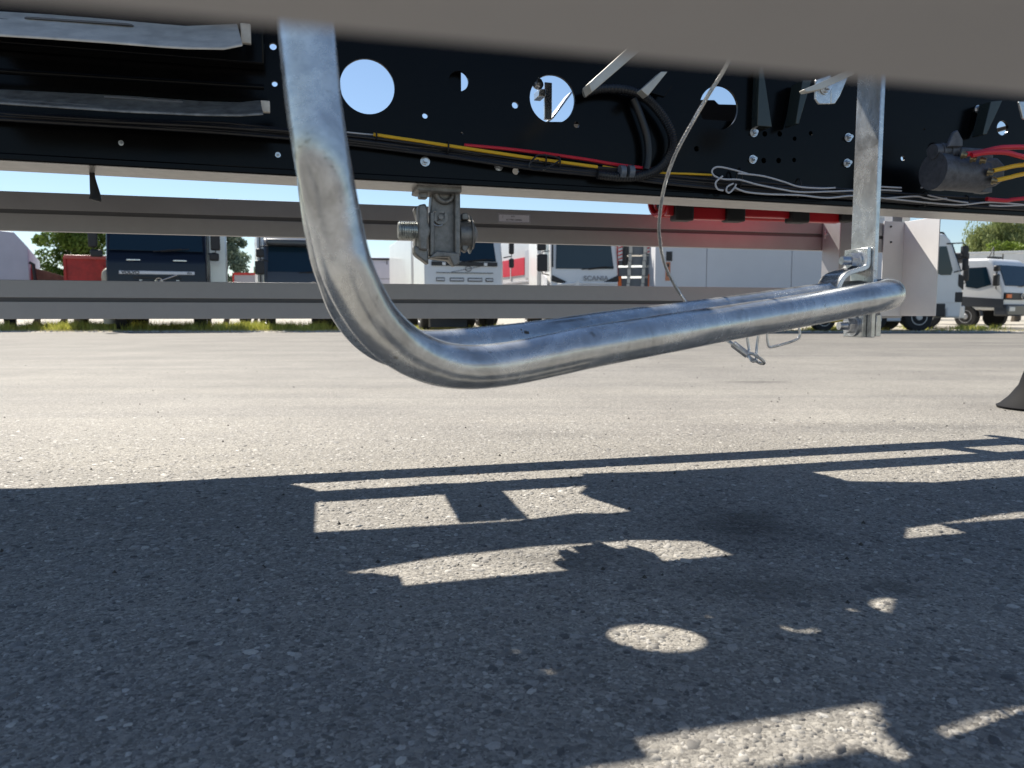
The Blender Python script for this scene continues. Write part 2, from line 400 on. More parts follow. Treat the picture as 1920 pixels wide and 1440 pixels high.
# aggregate standing proud of the binder, near the camera
def stones():
    rng = np.random.default_rng(3)
    n = 78000
    y = np.sqrt(rng.uniform(.52 ** 2, 3.9 ** 2, n)); y = y[rng.uniform(0, 1, n) < np.clip((3.9 - y) / 1.9, 0, 1) ** .7]; n = len(y)
    x = rng.uniform(-.73, .73, n) * y
    K = 6
    rad = rng.lognormal(math.log(.0042), .45, n).clip(.0018, .0125) * np.where(y > 1.4, 1.1, 1)
    hgt = rad * rng.uniform(.05, .20, n) * np.clip((4.2 - y) / 2.4, .1, 1)
    a0 = rng.uniform(0, 2 * pi, n); asp = rng.uniform(.55, 1, n)
    ang = (np.arange(K) / K * 2 * pi)[None, :] + rng.uniform(-.35, .35, (n, K))
    rr = rng.uniform(.58, 1.25, (n, K)) * rad[:, None]
    lx = rr * np.cos(ang); ly = rr * np.sin(ang) * asp[:, None]
    ca, sa = np.cos(a0)[:, None], np.sin(a0)[:, None]
    ox = lx * ca - ly * sa; oy = lx * sa + ly * ca
    tilt = rng.uniform(-.22, .22, (n, 2))
    verts = np.zeros((n, 2 * K, 3))
    verts[:, :K, 0] = x[:, None] + ox; verts[:, :K, 1] = y[:, None] + oy; verts[:, :K, 2] = -.0008
    verts[:, K:, 0] = x[:, None] + ox * .74; verts[:, K:, 1] = y[:, None] + oy * .74
    verts[:, K:, 2] = hgt[:, None] + tilt[:, :1] * ox * .74 + tilt[:, 1:] * oy * .74
    base = (np.arange(n) * 2 * K)[:, None]
    fs = []
    idx = np.arange(K); nx = (idx + 1) % K
    quads = np.stack([idx, nx, nx + K, idx + K], 1)
    allq = (base[:, None, :] + quads[None]).reshape(-1, 4)
    top = base + (np.arange(K) + K)[None]
    me = bpy.data.meshes.new('asphalt_stones')
    me.vertices.add(n * 2 * K); me.vertices.foreach_set('co', verts.reshape(-1))
    nl = allq.size + top.size; me.loops.add(nl)
    loops = np.concatenate([allq.reshape(-1), top.reshape(-1)])
    me.loops.foreach_set('vertex_index', loops.astype(np.int32))
    npoly = len(allq) + n; me.polygons.add(npoly)
    starts = np.concatenate([np.arange(len(allq)) * 4, len(allq) * 4 + np.arange(n) * K])
    me.polygons.foreach_set('loop_start', starts.astype(np.int32))
    me.update(calc_edges=True)
    tint = np.clip(rng.normal(.44, .28, n), 0, 1)
    for (px, py, rad_, f, aspx) in [(1395, 985, .19, .25, .8), (1050, 1045, .10, .6, 1.6), (1680, 1100, .06, .5, 1), (1420, 1100, .10, .6, 2)]:
        gp = PZ(px, py, 0); dd = np.hypot((x - gp.x) / (rad_ * aspx), (y - gp.y) / rad_)
        tint = tint * np.where(dd < 1, f, np.clip(f + (dd - 1) * 2, f, 1))
    at = me.attributes.new('tint', 'FLOAT', 'FACE')
    at.data.foreach_set('value', np.concatenate([np.repeat(tint, K), tint]).astype(np.float32))
    m = bpy.data.materials.new('aggregate'); m.use_nodes = True; nt = m.node_tree; b = nt.nodes['Principled BSDF']
    a = nt.nodes.new('ShaderNodeAttribute'); a.attribute_name = 'tint'
    r = nt.nodes.new('ShaderNodeValToRGB'); e = r.color_ramp.elements
    e[0].color = (.09, .086, .082, 1); e[1].color = (.44, .425, .39, 1); q = e.new(.5); q.color = (.24, .228, .208, 1); q = e.new(.8); q.color = (.34, .325, .30, 1)
    tc = nt.nodes.new('ShaderNodeTexCoord'); nz = nt.nodes.new('ShaderNodeTexNoise'); nz.inputs['Scale'].default_value = 500
    nt.links.new(tc.outputs['Object'], nz.inputs['Vector'])
    mx = nt.nodes.new('ShaderNodeMixRGB'); mx.blend_type = 'OVERLAY'; mx.inputs[0].default_value = .35
    nt.links.new(a.outputs['Fac'], r.inputs[0]); nt.links.new(r.outputs[0], mx.inputs[1]); nt.links.new(nz.outputs['Fac'], mx.inputs[2])
    nt.links.new(mx.outputs[0], b.inputs['Base Color']); b.inputs['Roughness'].default_value = .7
    me.materials.append(m)
    o = bpy.data.objects.new('asphalt_stones', me); scene.collection.objects.link(o)
    tag(o, 'grey and beige aggregate stones embedded in the worn asphalt', 'stones', kind='stuff')
stones()

# ------------------------------------------------------------------ the truck underbody we look under
FW = 1.90                                           # web plane of the chassis beam
def uz(px, py, n):
    p = PL(px, py, n); return (p.dot(U), p.z)
chassis = empty('truck_chassis', T(0.5, 1.4, 0), 'black steel truck chassis beam with round holes and grey aluminium side guards', 'truck chassis')
uL, uR = -2.2, 4.4
z0L, z0R = uz(0, 291, FW), uz(1920, 399, FW)
def zbot(u): return z0L[1] + (u - z0L[0]) / (z0R[0] - z0L[0]) * (z0R[1] - z0L[1])
TOPZ = 1.29
holes = [(689, 162, 49), (1036, 186, 43), (1348, 202, 39), (1634, 208, 27), (1880, 240, 13), (1750, 283, 15),
         (512, 87, 6.2), (515, 157, 5), (797, 217, 5), (966, 197, 6), (1081, 234, 5.4), (967, 321, 6.2), (866, 250, 2.2), (521, 290, 5), (227, 268, 5),
         (1693, 297, 4.6), (1733, 243, 2.4), (1730, 323, 2.4), (1733, 333, 4.4), (1836, 249, 2.4), (1370, 117, 2.6), (1426, 125, 2.6), (860, 152, 18),
         (1306, 279, 5), (1434, 251, 5), (1462, 251, 5), (1490, 260, 4), (1432, 301, 5), (1460, 301, 5), (1489, 300, 4), (1520, 250, 4)]
loops = [[(uL, zbot(uL)), (uR, zbot(uR)), (uR, TOPZ), (uL, TOPZ)]]
for (hx, hy, r) in holes:
    p = PL(hx, hy, FW); c = (p.dot(U), p.z)
    loops.append(circle2(c[0], c[1], r / 1440 * p.y * 1.0, 48 if r > 10 else 18))
M_web = frame_mtx(N * (FW + .004), U, Z)
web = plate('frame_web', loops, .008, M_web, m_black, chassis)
web['label'] = 'black painted beam web drilled with round holes'
# lower flange (pale colour stands in for the ground reflected in black paint)
fl = MB()
def flange(nn0, nn1, zoff, th):
    poly = [T(uL, nn0, zbot(uL) + zoff), T(uL, nn1, zbot(uL) + zoff), T(uL, nn1, zbot(uL) + zoff + th), T(uL, nn0, zbot(uL) + zoff + th)]
    return poly, T(uR, nn0, zbot(uR)) - T(uL, nn0, zbot(uL))
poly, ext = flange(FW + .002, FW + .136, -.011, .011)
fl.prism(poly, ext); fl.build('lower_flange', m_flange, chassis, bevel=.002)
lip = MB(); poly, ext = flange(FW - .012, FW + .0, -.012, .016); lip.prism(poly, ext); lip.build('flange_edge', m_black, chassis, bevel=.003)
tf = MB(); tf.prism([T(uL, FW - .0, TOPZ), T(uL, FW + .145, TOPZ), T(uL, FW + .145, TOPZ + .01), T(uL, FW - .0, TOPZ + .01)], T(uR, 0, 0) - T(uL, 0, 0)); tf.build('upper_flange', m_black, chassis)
# backing pieces behind some holes (dark holes stay dark; the last is added to block sun on the valve)
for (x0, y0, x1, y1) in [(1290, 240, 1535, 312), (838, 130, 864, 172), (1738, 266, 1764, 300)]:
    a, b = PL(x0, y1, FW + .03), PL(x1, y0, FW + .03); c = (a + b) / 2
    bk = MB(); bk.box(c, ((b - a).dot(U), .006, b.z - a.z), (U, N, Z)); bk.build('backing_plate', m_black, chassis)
# black boxed section to the left, standing proud of the web, with a stiffening ridge
bx = MB()
a = PL(498, 205, FW - .05); ue = a.dot(U)
bx.prism([T(uL, FW - .004, zbot(uL) + .20), T(uL, FW - .05, zbot(uL) + .20), T(uL, FW - .05, TOPZ), T(uL, FW - .004, TOPZ)], U * (ue - uL))
bx.build('side_box_section', m_black, chassis, bevel=.004)
rd = MB()
p0, p1 = PL(-250, 118, FW - .06), PL(495, 164, FW - .06)
rd.tube([p0, p1], .006, 10); rd.build('stiffening_ridge', m_black, chassis, smooth=True)
# two slotted metal straps at upper left
def strap(name, e0, e1, zc, slots, m, curl):
    """e0/e1: (px,py) near edge ends ; flat horizontal plate seen from below"""
    pass
def strap_plate(name, near, far, m, slots, thick=.005):
    # near/far: list of matching pixel points of the lower and upper edge; all at depth guesses -> true 3D strip
    mb = MB(); n = len(near); vs = []
    for (a, b) in zip(near, far):
        p = PL(a[0], a[1], a[2]); q = PL(b[0], b[1], b[2]); vs += [p, q, q + Z * thick, p + Z * thick]
    fs = []
    for i in range(n - 1):
        for k in range(4):
            k2 = (k + 1) % 4; fs.append((4 * i + k, 4 * i + k2, 4 * i + 4 + k2, 4 * i + 4 + k))
    fs += [(0, 1, 2, 3), tuple(4 * (n - 1) + k for k in range(4))]
    mb.add(vs, fs); o = mb.build(name, m, chassis, bevel=.0015)
    for (x0, y0, x1, y1, nn, h) in slots:
        s_ = MB(); a = PL(x0, y0, nn) - Z * .0004; b = PL(x1, y1, nn) - Z * .0004; r = h / 1440 * a.y * 2.0
        outl = []
        d = (b - a).normalized(); w = V((d.y, -d.x, 0)) if d.y else N; w = (N - d * N.dot(d)).normalized()
        for k in range(9): an = -pi / 2 + pi * k / 8; outl.append(b + d * r * cos(an) * 1 + w * r * sin(an))
        for k in range(9): an = pi / 2 + pi * k / 8; outl.append(a + d * r * cos(an) * 1 + w * r * sin(an))
        s_.prism(outl, Z * .0035); s_.build('slot', m_slot_dark, o)
    return o
strap_plate('support_strap', [(-80, 66, 1.66), (0, 69, 1.66), (100, 75, 1.66), (200, 82, 1.66), (300, 90, 1.66), (350, 93, 1.655), (420, 94, 1.65), (455, 87, 1.65)],
            [(-80, 22, 1.80), (0, 26, 1.80), (100, 32, 1.80), (200, 40, 1.80), (300, 49, 1.80), (350, 53, 1.795), (420, 50, 1.80), (445, 49, 1.80)], m_strap,
            [(58, 38, 240, 50, 1.765, 5.0), (-60, 36, 14, 41, 1.76, 4)])
strap_plate('lower_strap', [(-80, 191, 1.70), (0, 196, 1.70), (120, 204, 1.70), (240, 212, 1.70), (380, 218, 1.70), (450, 219, 1.70), (494, 216, 1.70)],
            [(-80, 168, 1.79), (0, 172, 1.79), (120, 178, 1.79), (240, 184, 1.79), (380, 194, 1.785), (450, 196, 1.79), (488, 192, 1.80)], m_strap_d,
            [(20, 191, 162, 200, 1.722, 2.3), (200, 184, 340, 193.5, 1.77, 2.3)])
for (x0, y0, x1, y1, nn) in [(452, 46, 470, 82, 1.79), (489, 190, 506, 211, 1.80)]:
    a, b = PL(x0, y1, nn), PL(x1, y0, nn); nb = MB(); nb.box((a + b) / 2, ((b - a).dot(U), .012, b.z - a.z), (U, N, Z)); nb.build('strap_clip', m_strap, chassis, bevel=.002)
# bolts along the beam
for (bx_, by_, r) in [(797, 303, 8.5), (935, 312, 8.0), (1413, 249, 7.5), (1411, 299, 7.5), (1590, 258, 7.5), (1588, 306, 7.5), (1833, 205, 7), (227, 268, 4.5), (521, 290, 4.5)]:
    p = PL(bx_, by_, FW - .0005); bolt('bolt', p, -N, r / 1440 * p.y * .72, web, proj=.008)
# gussets and brackets hanging from above
def gus(name, pts, n, th, m=None, lab=None):
    mb = MB(); mb.prism([PL(x, y, n) for x, y in pts], N * th); o = mb.build(name, m or m_black, chassis, bevel=.0015)
    if lab: o['label'] = lab
    return o
def slant(name, a, b, n0, n1, w, th, m):
    p, q = PL(a[0], a[1], n0), PL(b[0], b[1], n1); mb = MB(); mb.ribbon([p, q], N * w, th); return mb.build(name, m, chassis, bevel=.001)
m_beige = mat('brace_paint', (.33, .32, .29), .45, .3, noise_amt=.1)
m_br = mat('brace_light', (.50, .49, .45), .4, .2, noise_amt=.1)
gus('diagonal_brace', [(1104, 156), (1140, 124), (1210, 60), (1240, 60), (1167, 124), (1110, 173)], 1.58, .04, m_br)
gus('diagonal_brace', [(1202, 168), (1240, 134), (1252, 134), (1215, 180)], 1.80, .03, m_br)
gus('gusset_plate', [(1212, 172), (1255, 128), (1262, 160), (1246, 182)], 1.86, .01)
gus('gusset_plate', [(1430, 120), (1448, 238), (1420, 236), (1424, 130)], FW - .03, .03, mat('grey_gloss_bracket', (.035, .045, .043), .25, .2))
gus('gusset_plate', [(1505, 150), (1522, 150), (1498, 232), (1492, 232)], FW - .06, .05, MATS['grey_gloss_bracket'])
gus('gusset_plate', [(1858, 190), (1880, 188), (1850, 252), (1843, 252)], FW - .05, .04, MATS['grey_gloss_bracket'])
gb = gus('hanger_bracket', [(1530, 150), (1558, 140), (1558, 195), (1536, 195), (1529, 186)], 1.62, .006, galv, 'small galvanised bracket with a nut behind the post')
gus('hanger_bracket', [(1558, 145), (1592, 140), (1575, 180), (1566, 194), (1558, 195)], 1.625, .004, galv)
gus('hanger_bracket', [(1911, 190), (1960, 190), (1960, 240), (1918, 222)], 1.62, .006, galv)
p = PL(1547, 167, 1.619); bolt('bolt', p, -N, .009, gb, proj=.008)
gus('diagonal_brace', [(1508, 167), (1530, 158), (1602, 126), (1602, 139), (1542, 167), (1512, 173)], 1.50, .02, m_br)
gus('diagonal_brace', [(1636, 112), (1645, 124), (1664, 110), (1637, 143)], 1.50, .01, galv)
# galvanised bracket seen through the second big hole
sb = MB(); sb.box(PL(1027, 190, 2.10), (.022, .012, .10), (U, N, Z)); sb.box(PL(1012, 178, 2.09), (.02, .05, .02), (U, N, Z))
a, b = PL(1030, 226, 2.14), PL(1066, 178, 2.2); sb.ribbon([a, b], N * .06, .006)
sbo = sb.build('bracket', galv, chassis, bevel=.002)
p = PL(1008, 158, 2.06); bolt('bolt', p, (-N + V((0, 0, .2))), .011, sbo, proj=.008)
# structure glimpsed through third and fourth holes
tk = MB(); a = uz(1310, 192, 2.5); b = uz(1345, 192, 2.5)
def gpoly(name, pts, n, th, m, parent=chassis):
    mb = MB(); mb.prism([PL(x, y, n) for x, y in pts], N * th); return mb.build(name, m, parent, bevel=.003)
gpoly('equipment_box', [(1235, 186), (1340, 187), (1348, 195), (1440, 197), (1440, 255), (1235, 250)], 2.2, .12, mat('dark_box', (.025, .024, .026), .5))
gpoly('cross_bar', [(1610, 205), (1655, 195), (1680, 230), (1610, 240)], 2.15, .05, m_beige)
gpoly('cross_bar', [(1850, 245), (1900, 232), (1900, 240), (1850, 254)], 2.15, .05, m_beige)

# far side guard: two slotted aluminium rails
def guard_rail(z0, z1, n, u0, u1, th=.028, lab=None, flip=1):
    zm = (z0 + z1) / 2; g_ = .0065
    prof = [(0, z0), (0, zm - g_), (.007, zm - g_), (.007, zm - g_ - .006), (.013, zm - g_ - .006), (.013, zm + g_ + .006), (.007, zm + g_ + .006), (.007, zm + g_), (0, zm + g_), (0, z1), (th, z1), (th, z0)]
    mb = MB(); mb.prism([T(u0, n + a * flip, z) for a, z in prof], U * (u1 - u0))
    o = mb.build('guard_rail', m_alu, chassis, bevel=.0012)
    if lab: o['label'] = lab
    gi = MB(); gi.prism([T(u0, n + a * flip, z) for a, z in [(.0062, zm - g_), (.0062, zm + g_), (.0125, zm + g_), (.0125, zm - g_)]], U * (u1 - u0)); gi.build('slot_shade_strip', m_slot_dark, o)  # strip whose dark colour stands for the shade in the groove
    return o
NG = 2.75
r_up = guard_rail(.742, .862, NG, -3.2, 2.46, lab='upper far guard rail with a pink red sheen and a small sticker')
r_lo = guard_rail(.466, .589, NG, -1.62, 2.46, lab='lower far guard rail')
# near guard rail right over the lens
guard_rail(.5205, .6405, .118, -3.2, 3.4, th=.06, lab='near guard rail, close and out of focus across the top', flip=-1)
# guard posts and end plate
pm = MB(); pc = PL(1575, 500, 2.62); pu = pc.dot(U)
pm.box(T(pu + .035, 2.69, .74), (.055, .11, .56), (U, N, Z)); pm.build('guard_post', m_alu, chassis, bevel=.003)
pm = MB(); pu2 = PL(1662, 500, 2.86).dot(U); pm.box(T(pu2, 2.83, .70), (.05, .05, .47), (U, N, Z)); pm.build('guard_post', m_alu, chassis, bevel=.003)
cl = MB(); c = PL(1553, 440, 2.72); cl.box(c, (.035, .006, .032), (U, N, Z)); cl.box(c + U * .055 - N * .07, (.05, .006, .032), (U, N, Z)); cl.ribbon([c, c + U * .03, c + U * .032 - N * .07], Z * .032, .005)
clo = cl.build('guard_clamp', galv, chassis, bevel=.001)
bolt('bolt', c - N * .003, -N, .010, clo, proj=.01)
m_panel = mat('grey_panel_paint', (.78, .77, .77), .5, 0, .4, noise_amt=.04, nscale=6)
ue = PL(1690, 500, NG).dot(U)
ep = MB(); ep.box(T(ue + .002, (NG + 2.555) / 2, .672), (.004, NG - 2.555, .395), (U, N, Z)); epo = ep.build('end_plate', m_panel, chassis, bevel=.001); epo['label'] = 'pale grey transverse end plate crossed by a diagonal shadow'
ep = MB(); ep.box(T(ue - .05, NG - .004, .672), (.10, .005, .395), (U, N, Z)); ep.build('end_plate', m_panel, chassis, bevel=.001)
for yy in (425, 454):
    p = PL(1670, yy, NG - .007); s_ = MB(); s_.cyl(p, p - N * .004, .004, 10); s_.build('rivet', m_rubber, chassis)
# sticker on the upper rail, tilted with the rail in the picture
a, b = PL(934, 419, NG - .0015), PL(994, 400, NG - .0015); c = (a + b) / 2; sw = (b - a).dot(U); sh = .031
st = MB(); st.box(c, (sw, .0008, sh), (U, N, Z)); sto = st.build('sticker', m_sticker, r_up)
fr = MB()
for sgn in (-1, 1):
    fr.box(c + Z * sgn * (sh / 2 - .002) - N * .0008, (sw - .003, .0006, .0012), (U, N, Z)); fr.box(c + U * sgn * (sw / 2 - .002) - N * .0008, (.0012, .0006, sh - .003), (U, N, Z))
fr.build('sticker_border', m_ink, r_up)
text('sticker_print', 'RSV', .0085, c + Z * .006 - U * .012 - N * .0009, U, Z, m_ink, r_up, .0003)
text('sticker_print', '8177987 5.8S002', .0085, c - Z * .006 - U * .030 - N * .0009, U, Z, m_ink, r_up, .0003)
text('sticker_print', '/', .014, c + Z * .004 - U * .045 - N * .0009, (U + Z * .5), Z, m_ink, r_up, .0003)

# unseen plates added above and behind the beam, shaped to cast the yard shadows
def lift(px, py, z):                                  # plate point whose shadow falls at that spot of the ground
    gpt = PZ(px, py, 0); return gpt + U * (-KU * z) + N * (KN * z) + Z * z
def shadow_caster(name, pts, z, th=.006, m=None):
    mb = MB(); mb.prism([lift(x, y, z) for x, y in pts], Z * th); return mb.build(name, m or m_black, chassis)
shadow_caster('shadow_plate', [(-400, 915), (250, 916), (260, 905), (520, 903), (560, 911), (592, 918), (590, 998), (970, 976), (1080, 962), (1300, 962), (1700, 940), (1900, 930), (1900, 960), (1700, 985), (1690, 1020), (1750, 1050), (1480, 1052), (1440, 1078), (1400, 1052), (1310, 1014), (1200, 1012), (1000, 1024), (820, 1044), (670, 1070), (540, 1085), (-500, 1120)], 1.02)
shadow_caster('shadow_plate', [(600, 1074), (700, 1074), (750, 1082), (766, 1128), (1000, 1118), (1440, 1074), (1500, 1055), (1800, 1060), (1800, 1090), (1200, 1130), (760, 1175), (-400, 1300), (-500, 1100)], .93)
shadow_caster('shade_plate', [(780, 908), (905, 904), (925, 903), (990, 972), (860, 980), (828, 920)], .985)
shadow_caster('shadow_plate', [(1090, 888), (1230, 884), (1256, 899), (1350, 890), (1400, 878), (1490, 877), (1590, 902), (1745, 904), (1810, 918), (1900, 912), (1900, 960), (1700, 990), (1110, 966), (1180, 958), (1110, 935), (1085, 925), (1100, 912)], 1.01)

# ------------------------------------------------------------------ red toolbox under the far side
u0 = PL(1224, 400, 2.42).dot(U); u1 = PL(1596, 410, 2.42).dot(U)
tb = empty('toolbox', T((u0 + u1) / 2, 2.42, .82), 'long red and black storage box hanging above the far upper guard rail', 'toolbox')
zb = .828
b_ = MB(); b_.box(T((u0 + u1) / 2 + .02, 2.42, zb + .11), (u1 - u0 - .04, .13, .20), (U, N, Z)); b_.build('box_body', m_rubber, tb, bevel=.012)
sh_ = MB(); sh_.box(T((u0 + u1) / 2 + .02, 2.495, zb + .13), (u1 - u0 - .04, .022, .28), (U, N, Z)); sh_.build('red_back', m_redbox, tb, bevel=.008)
en = MB()
cx = T(u0 + .02, 2.42, zb + .055)
ring = [cx + (N * cos(a) + Z * sin(a)) * .066 for a in [2 * pi * k / 28 for k in range(28)]]
en.tube(ring, .010, 8, closed=True); en.build('red_end_ring', m_redbox, tb, smooth=True)
for (x0, x1, y) in [(1296, 1362, 412), (1394, 1480, 408), (1513, 1574, 417), (1250, 1268, 404)]:
    ua, ub = PL(x0, y, 2.36).dot(U), PL(x1, y, 2.36).dot(U); zz = PL((x0 + x1) / 2, y, 2.36).z
    q = MB(); q.box(T((ua + ub) / 2, 2.37, zz + .02), (ub - ua, .03, .04), (U, N, Z)); q.build('red_trim', m_redbox, tb, bevel=.004)
for (x0, x1, y) in [(1264, 1298, 414), (1361, 1394, 416), (1481, 1514, 418), (1574, 1600, 416)]:
    ua, ub = PL(x0, y, 2.35).dot(U), PL(x1, y, 2.35).dot(U); zz = PL((x0 + x1) / 2, y, 2.35).z
    q = MB(); q.box(T((ua + ub) / 2, 2.36, zz + .03), (ub - ua, .05, .06), (U, N, Z)); q.build('latch', m_rubber, tb, bevel=.006)

# ------------------------------------------------------------------ galvanised loop step
step = empty('folding_step', W(860, 690, .9), 'galvanised bent tube loop step filling the foreground, clamped to a flat bar', 'step')
R_T = .0243
front = [(555, -260, .69), (562, -110, .69), (570, 0, .69), (577, 80, .69), (588, 190, .69), (603, 290, .69), (623, 395, .70), (635, 450, .705), (649, 500, .71), (671, 550, .725), (702, 600, .745), (741, 640, .77), (786, 668, .795), (836, 684, .82), (895, 688, .84), (960, 681, .853), (1040, 665, .865), (1120, 648, .885), (1270, 622, .97), (1380, 603, 1.06), (1500, 583, 1.13), (1590, 567, 1.18), (1640, 558, 1.21)]
uturn = [(1664, 553, 1.245), (1666, 550, 1.285), (1650, 550, 1.325), (1610, 552, 1.345)]
rear = [(1540, 558, 1.33), (1400, 579, 1.24), (1283, 596, 1.17), (1152, 614, 1.09), (1000, 637, 1.01), (880, 651, .965), (800, 656, .945), (738, 650, .935), (692, 623, .92), (656, 577, .905), (634, 520, .89), (617, 460, .875), (600, 340, .86), (595, 200, .85), (586, 80, .85), (580, -60, .85)]
path = smooth_path([W(*p) for p in front + uturn + rear], 7)
tb_ = MB(); tb_.tube(path, R_T, 40); tub = tb_.build('tube', galv, step, smooth=True); tub['label'] = 'bent galvanised tube with mottled zinc and scratches'
# tread sheet between the tubes
def onpath(lst, x):
    for a, b in zip(lst[:-1], lst[1:]):
        if min(a[0], b[0]) <= x <= max(a[0], b[0]) and a[1] > 500 and b[1] > 500:
            t = (x - a[0]) / (b[0] - a[0]); return W(a[0] + t * (b[0] - a[0]), a[1] + t * (b[1] - a[1]), a[2] + t * (b[2] - a[2]))
tr = MB(); F = []; B = []
for i in range(7):
    F.append(onpath(front, 1010 + 62 * i)); B.append(onpath(rear, 988 + 58 * i))
vs_ = []
for f_, b__ in zip(F, B): vs_ += [f_ + Z * .004, b__ + Z * .002, b__ - Z * .004, f_ - Z * .002]
fs_ = [(0, 1, 2, 3), (24, 25, 26, 27)]
for i in range(6):
    for k in range(4): k2 = (k + 1) % 4; fs_.append((4 * i + k, 4 * i + k2, 4 * i + 4 + k2, 4 * i + 4 + k))
tr.add(vs_, fs_); tr.build('tread_plate', galv, step, bevel=.001)
wd = MB()
random.seed(4)
for k in range(9):
    p = onpath(rear, 984 + random.uniform(-5, 4)) + V((0, -.010 * random.random() - .016, random.uniform(-.004, .014)))
    wd.tube([p - V((.003, 0, 0)), p + V((.003, .001, 0))], [.003 + random.random() * .0025, .002], 7)
wd.build('weld', mat('weld_scale', (.10, .085, .065), .6, .5), step, smooth=True)
# flat bar
A = radians(80); nf = V((-sin(A), -cos(A), 0)); wv = V((cos(A), -sin(A), 0))
YB = 1.34
pb = W(1614, 632, YB); ptop = W(1612, 40, YB)
bar = MB(); c = (pb + V((pb.x, pb.y, ptop.z))) / 2; Lb = ptop.z - pb.z
bar.box(c, (.066, .008, Lb), (wv, nf, Z)); bar.build('mounting_bar', galv, step, bevel=.0012)
def onbar(py): return V((pb.x, pb.y, W(1612, py, YB).z))
face = nf * .0085
# clamp strap, S shaped over the tube
q0 = onbar(466) + nf * .0085 - wv * .006; q1 = onbar(500) + nf * .0085 - wv * .006
cp = [q0, (q0 + q1) / 2, q1 + Z * .006, q1 - Z * .001 + nf * .002, q1 - Z * .005 + nf * .009, q1 - Z * .0075 + nf * .018, q1 - Z * .010 + nf * .028, q1 - Z * .015 + nf * .039, q1 - Z * .025 + nf * .048, q1 - Z * .038 + nf * .053, q1 - Z * .050 + nf * .054]
cm = MB(); cm.ribbon(smooth_path(cp, 4), wv * .066, .0075); cm.build('clamp_strap', galv, step, bevel=.001)
lowp = MB(); z1_, z0_ = onbar(588), onbar(632)
lowp.box((z1_ + z0_) / 2 + nf * .0085 - wv * .006, (.054, .008, z1_.z - z0_.z), (wv, nf, Z)); lowp.box((z1_ + z0_) / 2 - nf * .010 + wv * .018, (.030, .010, z1_.z - z0_.z - .004), (wv, nf, Z))
lowp.build('clamp_plate', galv, step, bevel=.001)
pbolt = onbar(489) + nf * .0124 - wv * .004; bolt('bolt', pbolt, nf, .0125, step, proj=.014)
pbolt = onbar(611) + nf * .0127 - wv * .004; bolt('bolt', pbolt, nf, .0125, step, proj=.014)

shadow_caster('shade_plate', [(1686, 1090), (1880, 1090), (1880, 1230), (1690, 1230), (1650, 1180)], 1.40)  # unseen plate added to block part of a sun spot on the ground
shadow_caster('shadow_plate', [(1650, 1290), (1640, 1342), (1655, 1352), (1646, 1368), (1690, 1410), (1760, 1432), (1940, 1445), (1940, 1402), (1800, 1392), (1755, 1370), (1850, 1335), (1940, 1322), (1940, 1240)], 1.42)  # unseen plate added to shape the ground shadow at lower right
# unseen plates added overhead to shade parts of the step and the valve
def lift3(p, z): return p + SUN * ((z - p.z) / SUN.z)
def shade(name, pts, z=1.38, th=.008):
    mb = MB(); mb.prism([lift3(p, z) for p in pts], Z * th); return mb.build(name, m_black, chassis)
shade('shade_plate', [onpath(front, 1012) - N * .06, onpath(front, 1330) - N * .06, onpath(front, 1330) + N * .05, onpath(rear, 1166) + N * .07, onpath(rear, 850) + N * .12, onpath(rear, 880) - N * .05])
shade('shade_plate', [W(480, -700, .70), W(480, 215, .70), W(590, 245, .70), W(660, 330, .70), W(800, 300, .74), W(800, -700, .74)])
shade('shade_plate', [PL(1690, 200, 1.70), PL(1690, 420, 1.70), PL(1990, 420, 1.70), PL(1990, 200, 1.76)], 1.40)
mb = MB(); mb.ribbon([lift3(W(*p), 1.38) for p in [(612, 440, .87), (617, 470, .875), (634, 520, .89), (656, 577, .905), (686, 617, .918)]], U * .085, .006); mb.build('shade_plate', m_black, chassis)
shade('shade_plate', [W(1520, 190, 1.34), W(1590, 228, 1.34), W(1640, 222, 1.34), W(1720, 215, 1.34), W(1720, -400, 1.34), W(1520, -400, 1.34)])

# ------------------------------------------------------------------ wire rope and its clip
rope = empty('wire_rope', W(1362, 122, 1.1), 'thin twisted steel wire rope curving down to the galvanised step', 'wire rope')
rp = smooth_path([W(*p) for p in [(1385, 60, 1.12), (1362, 122, 1.14), (1330, 175, 1.17), (1298, 230, 1.2), (1266, 290, 1.24), (1247, 345, 1.28), (1238, 395, 1.32), (1236, 440, 1.36), (1248, 500, 1.4), (1283, 562, 1.42), (1330, 612, 1.40), (1372, 644, 1.36), (1388, 655, 1.34)]], 22)
def twist(mb, path, R, r, k, n, turns_per_m, seg=6):
    out = []; acc = 0; prev = None
    for i, p in enumerate(path):
        t = (path[min(i + 1, len(path) - 1)] - path[max(i - 1, 0)]).normalized()
        a = t.orthogonal().normalized() if prev is None else (prev - t * prev.dot(t)).normalized()
        prev = a; b = t.cross(a)
        if i: acc += (p - path[i - 1]).length
        ph = 2 * pi * (k / n) + acc * turns_per_m * 2 * pi
        out.append(p + (a * cos(ph) + b * sin(ph)) * R)
    mb.tube(out, r, seg)
dense = smooth_path(rp, 3)
for k in range(6):
    s_ = MB(); twist(s_, dense, .0018, .00125, k, 6, 28, 5); s_.build('strand', m_rope, rope, smooth=True)
clip = empty('rope_end_clip', W(1410, 660, 1.33), 'crimped eye and bent wire clip hanging under the galvanised tube', 'clip')
fe = MB(); fe.tube([W(1374, 645, 1.33), W(1402, 666, 1.32)], [.0062, .0062], 14); fe.build('ferrule', m_zinc, clip, smooth=True)
def wire(name, pts, r, m, parent, per=6, seg=10, lab=None):
    s_ = MB(); s_.tube(smooth_path([W(*p) for p in pts], per), r, seg); o = s_.build(name, m, parent, smooth=True)
    if lab: o['label'] = lab
    return o
